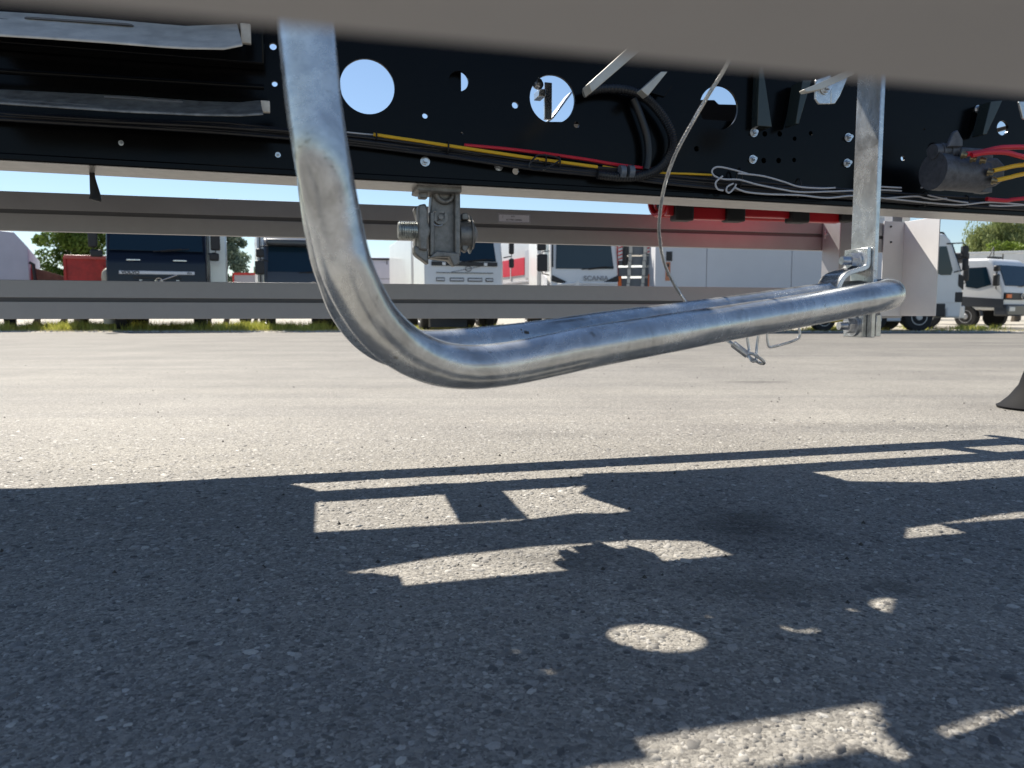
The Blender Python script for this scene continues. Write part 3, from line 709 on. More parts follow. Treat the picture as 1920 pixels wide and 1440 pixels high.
wire('thimble_eye', [(1400, 664, 1.32), (1413, 664, 1.31), (1432, 678, 1.30), (1428, 682, 1.32), (1412, 674, 1.33), (1402, 668, 1.33)], .0026, m_rope, clip)
wire('shackle_wire', [(1399, 590, 1.32), (1401, 634, 1.32), (1404, 652, 1.32), (1405, 668, 1.315), (1410, 677, 1.31), (1417, 676, 1.31), (1418, 668, 1.315), (1419, 650, 1.32), (1422, 625, 1.32), (1422, 590, 1.32)], .0023, m_zinc, clip)
wire('bent_pin', [(1437, 590, 1.32), (1438, 626, 1.32), (1439, 640, 1.32), (1442, 650, 1.32), (1450, 650, 1.32), (1470, 645, 1.32), (1493, 637, 1.32), (1500, 628, 1.32), (1498, 612, 1.32), (1498, 585, 1.32)], .0021, m_zinc, clip)

# ------------------------------------------------------------------ harness along the beam
har = empty('cable_harness', PL(1000, 320, FW - .03), 'bundle of black, yellow, red and white cables clipped along the beam', 'cables')
def cable(name, pts, n, r, m, per=6, lab=None, seg=8):
    pp = []
    for q in pts:
        pp.append(PL(q[0], q[1], q[2] if len(q) > 2 else n))
    s_ = MB(); s_.tube(smooth_path(pp, per), r, seg); o = s_.build(name, m, har, smooth=True)
    if lab: o['label'] = lab
    return o
n_ = FW - .02
cable('yellow_cable', [(700, 252), (760, 261), (840, 273), (920, 285), (1000, 297), (1060, 305), (1120, 313)], n_ - .01, .0042, m_yel)
cable('yellow_cable', [(1130, 312), (1180, 320), (1230, 324), (1290, 326), (1335, 328)], n_, .0030, m_yel)
cable('red_cable', [(870, 272), (950, 279), (1030, 289), (1100, 299), (1160, 309), (1232, 318)], n_ - .002, .0042, m_redc)
cable('white_wire', [(650, 248), (680, 251), (705, 253)], n_, .002, m_whitec)
rnd = random.Random(5)
for i in range(8):
    o_ = i * 2.6
    pts = [(-120, 203 + o_ * .8), (100, 216 + o_ * .8), (300, 226 + o_ * .9), (420, 232 + o_), (560, 244 + o_), (700, 258 + o_), (850, 279 + o_ * .9), (1000, 301 + o_ * .8), (1150, 318 + o_ * .8), (1300, 331 + o_), (1450, 343 + o_ * .9), (1650, 359 + o_), (1800, 369 + o_), (1960, 377 + o_)]
    cable('black_cable', [(x, y + rnd.uniform(-1.5, 1.5), n_ + rnd.uniform(-.012, .008)) for x, y in pts], n_, .0030 + rnd.random() * .0016, m_cable, 5)
# corrugated sleeve with bands
def corr(pts, n, r, step_m=.0035):
    pp = smooth_path([PL(q[0], q[1], q[2] if len(q) > 2 else n) for q in pts], 14)
    rs = [r * (1.0 if (i % 2) else .86) for i in range(len(pp))]
    s_ = MB(); s_.tube(pp, rs, 14); o = s_.build('corrugated_sleeve', m_cable, har, smooth=False)
    return o
corr([(1120, 327), (1150, 331), (1185, 332), (1215, 326), (1240, 312), (1258, 285), (1260, 255), (1247, 225), (1228, 200), (1205, 180), (1170, 168), (1125, 167), (1095, 175)], FW - .035, .0125)
cable('black_hose', [(1188, 185), (1200, 215), (1213, 255), (1216, 290), (1212, 318)], FW - .03, .010, m_cable, 8, seg=14)
bd = MB()
for x in (1166, 1182):
    p = PL(x, 322, FW - .04); bd.cyl(p - U * .007, p + U * .007, .0165, 16)
bd.build('pipe_clip', mat('clip_grey', (.12, .14, .17), .35), har, smooth=True)
for (x, y, h) in [(705, 256, 9), (839, 277, 14), (1021, 300, 13), (1047, 304, 13), (1386, 334, 24), (1496, 352, 22), (1735, 372, 18), (1810, 378, 14)]:
    p = PL(x, y, FW - .028); w_ = h / 1440 * p.y
    ringp = [p + (N * cos(a) * .014 + Z * sin(a) * w_ * .75) for a in [2 * pi * k / 20 for k in range(20)]]
    s_ = MB(); s_.tube(ringp, .0022, 6, closed=True); s_.build('cable_tie', m_rubber, har, smooth=True)
wl = [[(1402, 326), (1370, 317), (1345, 313), (1335, 320), (1340, 330), (1358, 336), (1386, 337), (1420, 346), (1460, 354), (1500, 360), (1560, 359), (1640, 356), (1690, 358)],
      [(1384, 325), (1430, 330), (1470, 341), (1498, 350), (1540, 353), (1566, 352)],
      [(1355, 330), (1342, 342), (1345, 354), (1356, 357)], [(1375, 344), (1364, 350), (1362, 358), (1368, 361), (1377, 352), (1380, 345)],
      [(1378, 352), (1400, 360), (1440, 364), (1500, 366), (1550, 371), (1600, 367), (1650, 371), (1700, 376), (1740, 380), (1800, 384), (1860, 379), (1930, 385)],
      [(1650, 350), (1690, 352)], [(1727, 352), (1740, 348), (1757, 351)], [(1660, 372), (1715, 368), (1733, 371), (1752, 374), (1775, 372)], [(1740, 366), (1780, 375), (1815, 380)],
      [(1855, 385), (1880, 386), (1930, 384)]]
for k, w_ in enumerate(wl): cable('white_wire', [(a, b, FW - .045 - .002 * (k % 3)) for a, b in w_], 0, .0024, m_whitec, 6)
cable('black_cable', [(1010, 300), (995, 304), (993, 314), (1005, 319), (1025, 314), (1050, 300), (1035, 293), (1010, 291), (998, 300)], FW - .05, .0022, m_cable)
cable('red_cable', [(1850, 373), (1885, 376), (1900, 374), (1940, 370)], FW - .05, .006, m_redc)

# ------------------------------------------------------------------ air valve at right with red and yellow hoses
NV = 1.76
valve = empty('air_valve', PL(1810, 320, NV), 'grey cast brake valve with red and yellow air hoses at the right of the beam', 'valve')
def P2(x, y, dn=0): return PL(x, y, NV + dn)
mv = MB()
mv.cyl(P2(1752, 322), P2(1835, 330), .046, 28); mv.cyl(P2(1749, 321), P2(1769, 323), .050, 28)
mv.build('valve_body', m_castgrey, valve, smooth=True)
mv = MB(); mv.cyl(P2(1748, 284), P2(1790, 283), .020, 24); mv.cyl(P2(1760, 284), P2(1766, 284), .0225, 24); mv.cyl(P2(1775, 284), P2(1780, 284), .0225, 24); mv.build('valve_neck', m_castgrey, valve, smooth=True)
mv = MB(); a_, b_2 = P2(1780, 305), P2(1870, 272)
mv.box((P2(1780, 300) + P2(1858, 285)) / 2, (.11, .05, .034), (U, N, Z)); mv.build('valve_top', m_castgrey, valve, bevel=.006)
mv = MB(); mv.prism([P2(x, y, -.03) for x, y in [(1778, 275), (1788, 248), (1796, 243), (1806, 262), (1806, 275)]], N * .012); mv.build('mounting_ear', m_castgrey, valve, bevel=.003)
mv = MB(); mv.prism([P2(x, y, -.035) for x, y in [(1840, 300), (1872, 295), (1886, 310), (1884, 338), (1870, 348), (1850, 352), (1838, 340)]], N * .07); mv.build('valve_end', m_castgrey, valve, bevel=.006)
mv = MB(); mv.box(P2(1843, 357), (.034, .03, .016), (U, N, Z)); mv.build('valve_foot', m_castgrey, valve, bevel=.002)
for (x, y) in [(1803, 290), (1820, 297), (1838, 300), (1852, 322), (1860, 338)]:
    s_ = MB(); q = P2(x, y, -.05); d_ = (U * .5 - N * .6 - Z * .2).normalized(); s_.tube([q, q + d_ * .006, q + d_ * .006, q + d_ * .014], [.011, .011, .008, .008], 14)
    s_.build('brass_fitting', m_brass, valve, smooth=True)
def hose(name, pts, r, m):
    s_ = MB(); s_.tube(smooth_path([P2(*p) for p in pts], 7), r, 12); return s_.build(name, m, valve, smooth=True)
hose('red_hose', [(1812, 289, -.06), (1840, 285, -.065), (1870, 278, -.07), (1900, 276, -.07), (1960, 276, -.07)], .0068, m_redc)
hose('red_hose', [(1822, 291, -.07), (1850, 286, -.08), (1885, 286, -.085), (1910, 292, -.085), (1960, 304, -.08)], .0068, m_redc)
hose('yellow_hose', [(1862, 320, -.06), (1885, 315, -.065), (1910, 310, -.065), (1960, 306, -.065)], .0060, m_yel)
hose('yellow_hose', [(1868, 338, -.06), (1890, 333, -.065), (1915, 327, -.065), (1960, 318, -.065)], .0060, m_yel)
for (x, y) in [(1799, 272), (1855, 275), (1868, 368)]:
    pass

# ------------------------------------------------------------------ twist lock hanging under the beam
lock = empty('container_lock', PL(835, 420, 1.98), 'cast steel twist lock with a thick threaded rod hanging under the beam', 'twist lock')
NL = 1.97
def L_(x, y, d=0): return PL(x, y, NL + d)
def lp(name, pts, d, th, bevel=.003):
    mb = MB(); mb.prism([L_(x, y, d) for x, y in pts], N * th); return mb.build(name, m_lock, lock, bevel=bevel)
lp('lock_housing', [(812, 345), (862, 348), (862, 492), (852, 497), (843, 488), (808, 484), (807, 400)], .0, .05)
lp('housing_rim', [(853, 350), (863, 350), (864, 480), (853, 478)], -.022, .03)
lp('housing_rim', [(806, 396), (815, 398), (815, 478), (806, 480)], -.018, .03)
lp('bottom_lip', [(805, 484), (818, 470), (862, 474), (862, 494), (851, 500), (843, 482), (820, 482)], -.03, .035)
lp('top_plate', [(783, 344), (790, 344), (866, 350), (866, 361), (790, 358), (781, 356)], -.045, .10)
lp('square_lug', [(786, 358), (802, 359), (802, 372), (786, 371)], -.02, .03)
s_ = MB(); c_ = L_(834, 362, -.006); s_.tube([c_ + (U * cos(a) + Z * sin(a)) * .022 for a in [2 * pi * k / 24 for k in range(24)]], .0075, 10, closed=True); s_.build('ring_boss', m_lock, lock, smooth=True)
s_ = MB(); c_ = L_(825, 408, .0); s_.tube([c_, c_ - N * .012, c_ - N * .012, c_ - N * .009], [.0185, .0185, .011, .0105], 28); s_.tube([c_, c_ - N * .016], .0065, 16); s_.build('round_boss', m_lock, lock, smooth=True)
s_ = MB(); c_ = L_(822, 409, -.016); s_.tube([c_ + (U * cos(a) * .95 + Z * sin(a)) * .0195 for a in [radians(115 + 190 * k / 20) for k in range(21)]] + [L_(800, 403, -.02)][:0], .0018, 8); s_.build('spring_clip', m_rope, lock, smooth=True)
# wing nut flange
lp('flange_nut', [(784, 384), (799, 381), (803, 400), (803, 418), (808, 432), (803, 448), (803, 470), (786, 468), (785, 440)], -.03, .055, .005)
lp('flange_nut_back', [(776, 390), (784, 384), (786, 468), (779, 478), (778, 440), (784, 415)], .01, .04, .005)
lp('lower_claw', [(777, 460), (803, 468), (804, 496), (796, 490), (782, 480), (777, 474)], -.02, .045, .004)
s_ = MB()
a, b = L_(787, 433, -.0), L_(746, 432, .0); pts = []; rr = []
for i in range(41): pts.append(a.lerp(b, i / 40)); rr.append(.0235 if i % 4 < 2 else .0205)
rr[-1] = .019; s_.tube(pts, rr, 28); tr_ = s_.build('threaded_rod', mat('rod_zinc', (.42, .44, .42), .35, .75, noise_amt=.35, nscale=70), lock, smooth=False)
s_ = MB(); a, b = L_(860, 440, .02), L_(886, 440, .02); s_.tube([a, b], [.035, .038], 24); s_.tube([L_(880, 440, .02), L_(894, 440, .02)], [.050, .012], 24); s_.build('cone_head', m_lock, lock, smooth=True)
lp('side_fin', [(866, 400), (877, 398), (880, 412), (866, 412)], 0, .03); lp('side_fin', [(866, 455), (884, 455), (874, 474), (866, 468)], 0, .03)

# hanging rubber strap, left
hs = MB(); hp = [PL(*p) for p in [(171, 300, 2.0), (173, 330, 2.0), (176, 350, 2.0), (179, 368, 2.0), (178, 376, 2.0)]]
hp = smooth_path(hp, 5); k = len(hp); hs.tube(hp, [.006 + .007 * min(1, max(0, (i / k - .25) * 1.8)) for i in range(k)], 12)
tag(hs.build('rubber_strap', m_rubber, smooth=True), 'short black rubber strap dangling below the beam against the sky', 'strap')

# black flared foot at the right edge
ft = empty('support_foot', W(1935, 765, 3.95), 'black flared rubber support foot standing on the asphalt at the right edge', 'support foot')
fm = MB(); c_ = W(1955, 766, 3.9); c_.z = .0
pr = [(0.20, .0), (.205, .012), (.19, .02), (.15, .06), (.11, .12), (.095, .175), (.09, .19)]
seg = 40; vs_ = []
for (r, z) in pr: vs_ += [c_ + V((r * cos(2 * pi * k / seg), r * sin(2 * pi * k / seg), z)) for k in range(seg)]
fs_ = [(i * seg + k, i * seg + (k + 1) % seg, (i + 1) * seg + (k + 1) % seg, (i + 1) * seg + k) for i in range(len(pr) - 1) for k in range(seg)]
fs_ += [tuple(range(seg)), tuple((len(pr) - 1) * seg + k for k in range(seg))]
fm.add(vs_, fs_); fm.build('flared_base', mat('matt_rubber', (.006, .006, .007), .75, 0, .15), ft, smooth=True)
fm = MB(); fm.cyl(c_ + V((.02, 0, .18)), c_ + V((.02, 0, .95)), .045, 20); fm.build('leg_tube', m_rubber, ft, smooth=True)

# ================================================================== background
exec_bg = True
m_white = mat('white_truck_paint', (.78, .78, .77), .35, 0, .5, coat=.3, noise_amt=.03, nscale=2)
m_navy = mat('navy_truck_paint', (.006, .011, .024), .25, 0, .3, coat=.15)
m_greyp = mat('dark_grey_paint', (.045, .05, .06), .3, 0, .5, coat=.3)
m_glass = mat('tinted_glass', (.008, .025, .042), .06, 0, .45)
m_glass2 = mat('grey_glass', (.05, .07, .075), .1, 0, .7)
m_plast = mat('black_plastic', (.018, .018, .02), .5)
m_tyre = mat('tyre_rubber', (.018, .018, .019), .8, bump=.2, bscale=40)
m_rim = mat('wheel_rim', (.42, .43, .45), .4, .6)
m_redp = mat('red_paint', (.50, .035, .03), .5, noise_amt=.25, nscale=3)
m_orange = mat('orange_lens', (.85, .16, .01), .3)
m_lamp = mat('headlamp_glass', (.6, .62, .64), .15, .2)
m_chrome = mat('chrome', (.7, .7, .7), .2, 1)
m_box = mat('box_body_panel', (.62, .63, .66), .5, noise_amt=.03, nscale=1)
m_lav = mat('box_side_plastic', (.55, .54, .62), .55, noise_amt=.05, nscale=1.5)
X_, Y_ = V((1, 0, 0)), V((0, 1, 0))
def wheel(parent, x, y, r, w, m_r=m_rim, name='wheel', side=-1, axis='x'):
    """axis x: wheel axle along local x. Built in local coordinates of parent."""
    ax = X_ if axis == 'x' else Y_
    seg = 40; c = V((x, y, r))
    t1 = V((0, 0, 1)); t2 = ax.cross(t1)
    def lathe(prof, m, nm, par):
        vs = []; fs = []
        for (a, rr) in prof: vs += [c + ax * a + (t1 * cos(2 * pi * k / seg) + t2 * sin(2 * pi * k / seg)) * rr for k in range(seg)]
        n = len(prof)
        fs = [(i * seg + k, i * seg + (k + 1) % seg, (i + 1) * seg + (k + 1) % seg, (i + 1) * seg + k) for i in range(n - 1) for k in range(seg)]
        fs += [tuple(range(seg)), tuple((n - 1) * seg + k for k in range(seg))]
        mb = MB(); mb.add(vs, fs); me = mb.build(nm, m, None, smooth=True); me.parent = par; return me
    ty = lathe([(-w / 2, r * .56), (-w / 2 - .005, r * .62), (-w / 2, r * .92), (-w / 2 + .03, r), (w / 2 - .03, r), (w / 2, r * .92), (w / 2, r * .56)], m_tyre, name, parent)
    s = side
    rim = lathe([(s * (w / 2 - .10), r * .56), (s * (w / 2 + .004), r * .57), (s * (w / 2 + .004), r * .52), (s * (w / 2 - .05), r * .47), (s * (w / 2 - .02), r * .28), (s * (w / 2 + .02), r * .20), (s * (w / 2 + .02), .01)], m_r, 'rim', ty)
    hb = MB()
    for k in range(8):
        a = 2 * pi * k / 8; q = c + ax * s * (w / 2 - .03) + (t1 * cos(a) + t2 * sin(a)) * r * .37
        hb.cyl(q, q + ax * s * .004, r * .055, 10)
    h = hb.build('rim_hole', m_plast, None); h.parent = ty
    return ty
def lbox(mb, x0, x1, y0, y1, z0, z1, mi=0):
    return mb.box(((x0 + x1) / 2, (y0 + y1) / 2, (z0 + z1) / 2), (x1 - x0, y1 - y0, z1 - z0), mi=mi)
def lpart(mb, name, m, parent, bevel=0., smooth=False, lab=None, seg=2):
    o = mb.build(name, m, None, smooth=smooth, bevel=bevel, seg=seg); o.parent = parent
    if lab: o['label'] = lab
    return o
def ltext(name, body, size, x, y, z, m, parent, sx=1, align='LEFT', bold=0., xdir=X_, ydir=Z):
    o = text(name, body, size, (x, y, z), xdir, ydir, m, None, .01, align, sx, bold); o.parent = parent; return o

def cab(root, w, prof, m, glass, zb, zt, yb, yt, inset=.1, side_win=None, seg=3, bev=.09):
    """prof: (y,z) side outline; windscreen between (yb,zb) and (yt,zt) on the front"""
    mb = MB(); mb.prism([V((-w / 2, y, z)) for y, z in prof], X_ * w)
    c = lpart(mb, 'cab', m, root, bevel=bev, seg=seg)
    g_ = MB(); e = .03
    x1, x2 = w / 2 - inset, w / 2 - inset - .05
    pts = [(-x1, yb - .012, zb), (x1, yb - .012, zb), (x2, yt - .012, zt), (-x2, yt - .012, zt)]
    g_.prism([V(p) for p in pts], Y_ * .02); lpart(g_, 'windscreen', glass, root, bevel=.008)
    # wipers
    wp = MB()
    for s in (-1, 1):
        wp.tube([V((s * .1, yb - .03, zb - .02)), V((s * .1 + .75, yb - .035, zb + .07))], .012, 6)
    lpart(wp, 'wiper', m_plast, root)
    if side_win:
        for s in (-1, 1):
            sw_ = MB(); sw_.prism([V((s * (w / 2 + .004), y, z)) for y, z in side_win], X_ * (s * .004)); lpart(sw_, 'side_window', glass, root)
    return c
def mirror(root, x, y, z0, z1, w=.22, arm=True, wx=0):
    mb = MB(); lbox(mb, x - w / 2, x + w / 2, y - .06, y + .10, z0, z1); lpart(mb, 'mirror', m_plast, root, bevel=.04)
    if arm:
        a = MB(); sx = x - math.copysign(.22, x)
        a.tube([V((x, y + .02, z1 - .05)), V((x, y + .02, z1 + .06)), V((sx, y + .12, z1 + .10))], .018, 6)
        a.tube([V((x, y + .02, z0 + .05)), V((x, y + .02, z0 - .06)), V((sx, y + .12, z0 - .10))], .018, 6); lpart(a, 'mirror_arm', m_plast, root)

def front_at(px, Y): 
    p = W(px, 600, Y); return V((p.x, Y, 0.012 if Y > 21.5 else 0))

# --- dark cab-over truck
Yv = 22.0
t = empty('parked_truck', front_at(299, Yv), 'dark navy truck cab facing the camera with silver badge strip, left of bent tube', 'truck', 'trucks parked at the yard edge', radians(20))
w_ = 2.62
cab(t, w_, [(0, .42), (-.02, 1.0), (.0, 2.0), (.10, 2.15), (.36, 3.1), (.75, 3.28), (2.3, 3.3), (2.3, .9), (1.4, .9), (1.4, .42)], m_navy, m_glass, 2.27, 3.02, .06, .33, .09,
    [(.35, 2.1), (.55, 2.9), (1.3, 2.9), (1.3, 2.0), (.8, 1.9)])
mb = MB(); lbox(mb, -.98, .98, -.05, -.015, 1.60, 1.70); s1 = lpart(mb, 'badge_strip', mat('silver_strip', (.62, .62, .66), .35, .4), t, bevel=.015)
ltext('lettering', 'VOLVO', .11, -.92, -.056, 1.648, m_plast, t, 1.25, bold=.004); ltext('lettering', 'FH', .075, .78, -.056, 1.645, m_plast, t, 1.3, bold=.002)
mb = MB()
mb.tube([V((0.03 + .10 * cos(2 * pi * k / 24), -.05, 1.40 + .10 * sin(2 * pi * k / 24))) for k in range(24)], .014, 6, closed=True)
mb.tube([V((-.25, -.05, 1.30)), V((.52, -.05, 1.60))], .017, 6); lbox(mb, -.07, .13, -.05, -.04, 1.385, 1.42); lpart(mb, 'ring_emblem', m_chrome, t)
mb = MB()
for zz in (1.52, 1.40, 1.28, 1.16, 1.04): lbox(mb, -.62, .62, -.035, -.018, zz - .035, zz + .02)
lpart(mb, 'grille', m_plast, t, bevel=.005)
mb = MB(); lbox(mb, -.48, -.40, -.045, -.03, 1.425, 1.45); lbox(mb, .48, .56, -.045, -.03, 1.425, 1.45); lpart(mb, 'marker_lamp', m_lamp, t)
mb = MB(); lbox(mb, -w_ / 2, w_ / 2, -.12, .3, .40, .78); lpart(mb, 'bumper', m_greyp, t, bevel=.06)
for s in (-1, 1):
    mb = MB(); lbox(mb, s * .95 - .22, s * .95 + .22, -.14, -.06, .80, 1.02); lpart(mb, 'headlight', m_lamp, t, bevel=.03)
    mb = MB(); lbox(mb, s * .6 - .18, s * .6 + .18, -.05, -.02, 1.98, 2.02); lpart(mb, 'washer_handle', m_chrome, t, bevel=.01)
    wheel(t, s * 1.06, 1.15, .50, .34, side=s); wheel(t, s * 1.0, 4.6, .50, .55, side=s)
mirror(t, 1.56, -.02, 2.32, 2.95, .26); mirror(t, 1.52, -.02, 2.02, 2.24, .26, False)
mirror(t, -1.60, -.02, 2.32, 2.95, .22); mirror(t, -1.52, -.02, 2.06, 2.26, .3, False)
mb = MB(); lbox(mb, 1.33, 1.86, 1.0, 1.8, .9, 3.1); lpart(mb, 'side_fairing', mat('pale_fairing', (.8, .82, .8), .3, .3), t, bevel=.05)
mb = MB(); lbox(mb, -1.2, 1.2, 2.5, 9.0, 1.1, 1.25); lbox(mb, -.45, -.35, 0.4, 9, .7, .95); lbox(mb, .35, .45, 0.4, 9, .7, .95); lpart(mb, 'chassis_frame', m_plast, t)

# --- grey truck with white box behind the tube
t = empty('parked_truck', front_at(570, 23), 'dark grey box truck with round mirrors partly hidden behind the bent tube', 'truck', 'trucks parked at the yard edge', radians(19))
w_ = 2.2
cab(t, w_, [(0, .42), (-.02, 1.0), (.0, 1.68), (.30, 2.5), (.55, 2.75), (1.9, 2.8), (1.9, .42)], m_greyp, m_glass, 1.72, 2.48, .02, .29, .10, [(.35, 1.75), (.6, 2.45), (1.3, 2.45), (1.3, 1.7)])
mb = MB(); lbox(mb, -1.02, 1.02, -.02, .35, 2.50, 2.68); lpart(mb, 'sun_visor', m_greyp, t, bevel=.06)
mb = MB(); lbox(mb, -1.25, 1.25, 2.0, 8.5, 1.0, 3.3); lpart(mb, 'box_body', m_white, t, bevel=.02)
mb = MB(); lbox(mb, -1.1, -.35, -.08, .2, .42, .62); lbox(mb, .35, 1.1, -.08, .2, .42, .62); lpart(mb, 'bumper', m_box, t, bevel=.02)
mb = MB(); lbox(mb, -.34, .34, -.1, -.06, .36, .58); lpart(mb, 'licence_plate', m_plast, t); 
ltext('licence_text', '702 KJP', .15, -.28, -.104, .47, m_box, t, 1.05)
mb = MB(); mb.tube([V((.30 + .09 * cos(2 * pi * k / 20), -.03, 1.35 + .09 * sin(2 * pi * k / 20))) for k in range(20)], .016, 6, closed=True); lpart(mb, 'ring_emblem', m_chrome, t)
for s in (-1, 1):
    wheel(t, s * .92, 1.0, .42, .28, side=s); wheel(t, s * .92, 5.5, .42, .5, side=s)
mirror(t, -1.20, -.25, 2.12, 2.36, .22); mirror(t, -1.22, -.25, 1.62, 2.02, .26, False); mirror(t, 1.20, -.2, 2.0, 2.4, .22)
mb = MB(); mb.tube([V((-1.20, -.25, .9)), V((-1.20, -.25, 3.0))], .02, 6); lpart(mb, 'mirror_post', m_plast, t)

# --- pale van seen from behind
t = empty('panel_van', front_at(702, 33), 'pale lavender van with two rear doors behind the bent tube', 'van', None, radians(10))
mb = MB(); mb.prism([V((-.98, 0, .5)), V((.98, 0, .5)), V((.98, 0, 1.9)), V((.80, .0, 2.75)), V((.70, 0, 2.9)), V((-.70, 0, 2.9)), V((-.80, 0, 2.75)), V((-.98, 0, 1.9))], Y_ * 5); lpart(mb, 'van_body', m_lav, t, bevel=.08)
for s in (-1, 1):
    mb = MB(); mb.prism([V((s * .02, -.02, .6)), V((s * .9, -.02, .6)), V((s * .9, -.02, 1.9)), V((s * .73, -.02, 2.7)), V((s * .02, -.02, 2.7))], Y_ * .025); d = lpart(mb, 'rear_door', m_lav, t, bevel=.01)
    wheel(t, s * .85, 1.0, .36, .24, side=s)
mb = MB(); lbox(mb, -.72, .72, -.06, .02, 2.78, 2.86); lbox(mb, .55, .58, -.06, 0, 2.6, 2.8); lpart(mb, 'brake_light_bar', m_plast, t)
mb = MB(); lbox(mb, -.15, .12, -.05, -.02, 1.5, 1.56); lpart(mb, 'door_handle', m_plast, t)
mb = MB(); lbox(mb, -.95, .95, -.028, -.018, 1.98, 2.0); lpart(mb, 'trim_line', m_greyp, t)

# --- white truck turned to the right
t = empty('parked_truck', front_at(872, 22.6), 'white truck cab turned right, its left flank in bright sun, behind the twist lock', 'truck', 'trucks parked at the yard edge', radians(16))
w_ = 2.35
cab(t, w_, [(0, .5), (-.02, 1.0), (.02, 1.95), (.33, 2.95), (.6, 3.2), (2.2, 3.25), (2.2, .5)], m_white, m_glass, 2.02, 2.85, .03, .30, .22, None)
mb = MB(); lbox(mb, -.98, .98, -.03, .12, 1.88, 2.0); lpart(mb, 'cowl_panel', m_plast, t, bevel=.01)
mb = MB()
for x in (-.62, .62): lbox(mb, x - .05, x + .05, -.04, .0, 1.89, 1.98)
lpart(mb, 'washer_nozzle', m_white, t, bevel=.01)
mb = MB(); lbox(mb, -.85, .85, -.035, -.01, 1.67, 1.69); lpart(mb, 'panel_gap', m_greyp, t)
mb = MB()
mb.tube([V((.10 + .09 * cos(2 * pi * k / 20), -.04, 1.80 + .07 * sin(2 * pi * k / 20))) for k in range(20)], .010, 6, closed=True); mb.tube([V((-.4, -.04, 1.70)), V((.45, -.04, 1.87))], .008, 6)
lpart(mb, 'ring_emblem', m_castgrey, t)
for (a, b) in [(-.85, -.6), (-.45, -.03), (.08, .52), (.62, .85)]:
    mb = MB(); lbox(mb, a, b, -.035, -.01, 1.43, 1.54); q = lpart(mb, 'grille_slot', m_greyp, t, bevel=.01)
    mb = MB(); lbox(mb, a + .02, b - .02, -.045, -.03, 1.46, 1.51); q2 = lpart(mb, 'slot_bar', m_box, t)
mb = MB(); lbox(mb, -1.15, 1.15, -.1, .3, .42, .62); lpart(mb, 'bumper', m_box, t, bevel=.04)
mb = MB(); lbox(mb, -1.0, .1, .2, .5, .10, .42); lbox(mb, -.3, .3, -.05, .1, .34, .44); lpart(mb, 'underrun_panel', m_plast, t)
for s in (-1, 1): wheel(t, s * .98, 1.3, .5, .3, side=s); wheel(t, s * .98, 4.3, .5, .5, side=s)
mirror(t, 1.42, .0, 2.25, 2.9, .14); mirror(t, 1.42, .0, 1.85, 2.12, .14, False)
mb = MB(); lbox(mb, -1.2, 1.2, 2.4, 8, 1.0, 3.1); lpart(mb, 'box_body', m_white, t, bevel=.03)

# --- white trailer with red graphic
t = empty('white_trailer', V((1.10, 25.5, .012)), 'white trailer body with a bright red rectangle on its side beside the twist lock truck', 'trailer', None, radians(-68))
mb = MB(); lbox(mb, -9, 0, 0, 2.4, .9, 3.5); lpart(mb, 'trailer_body', m_white, t, bevel=.35, seg=4)
mb = MB(); lbox(mb, -3.9, -1.75, -.02, .0, 1.86, 2.46); lpart(mb, 'red_panel', mat('red_print', (.75, .02, .05), .4), t)
mb = MB(); lbox(mb, -3.05, -2.98, -.03, .0, 1.7, 2.6); lpart(mb, 'door_seam', m_white, t)
mb = MB(); lbox(mb, -1.7, -.6, -.012, .0, 1.72, 2.7); lpart(mb, 'side_hatch', m_box, t, bevel=.01)
mb = MB(); lbox(mb, -9, 0, -.02, .05, 1.6, 1.66); lpart(mb, 'side_rail', m_box, t)
mb = MB(); lbox(mb, -8.8, -.2, .3, 2, .70, .92); lpart(mb, 'lower_frame', m_plast, t)
for x in (-7.5, -6.2): wheel(t, x, .4, .45, .3, axis='y', side=-1)

# --- Scania
t = empty('parked_truck', front_at(1096, 22.6), 'white truck with a wide grey tinted windscreen and big lettering above its bumper', 'truck', 'trucks parked at the yard edge', radians(6))
w_ = 2.0
cab(t, w_, [(0, .5), (-.04, 1.2), (.02, 1.75), (.26, 2.62), (.42, 2.78), (2.1, 2.95), (2.1, .5)], m_white, m_glass2, 1.80, 2.55, .02, .235, .14, [(.30, 1.75), (.5, 2.55), (1.2, 2.55), (1.2, 1.75)])
mb = MB(); lbox(mb, -.95, .95, .14, .3, 2.60, 2.76); lpart(mb, 'visor_panel', m_white, t, bevel=.03)
mb = MB()
for x in (-.15, .62): mb.tube([V((x - .16, .12, 2.70)), V((x - .14, .1, 2.66)), V((x + .14, .1, 2.66)), V((x + .16, .12, 2.70))], .018, 6)
lpart(mb, 'roof_handle', m_plast, t)
ltext('lettering', 'SCANIA', .19, -.05, -.055, 1.52, mat('badge_grey', (.30, .30, .32), .4), t, 1.1, bold=.004)
for s in (-1, 1):
    mb = MB(); mb.prism([V((s * .55, -.05, 1.42)), V((s * .98, -.04, 1.62)), V((s * 1.0, -.04, 1.44)), V((s * .66, -.05, 1.36))], Y_ * -.02); lpart(mb, 'air_inlet', m_plast, t, bevel=.01)
    wheel(t, s * .9, 1.0, .48, .3, side=s); wheel(t, s * .9, 4.6, .48, .5, side=s)
mb = MB(); mb.tube([V((-1.0, -.28, 1.24)), V((-.9, -.30, 1.32)), V((-.3, -.32, 1.37)), V((.9, -.32, 1.37))], .035, 8); mb.tube([V((-.28, -.32, .6)), V((-.28, -.32, 1.42))], .05, 8); lpart(mb, 'bull_bar', m_white, t, smooth=True)
mb = MB(); lbox(mb, -1.02, 1.02, -.14, .2, .4, .95); lpart(mb, 'bumper', m_white, t, bevel=.05)
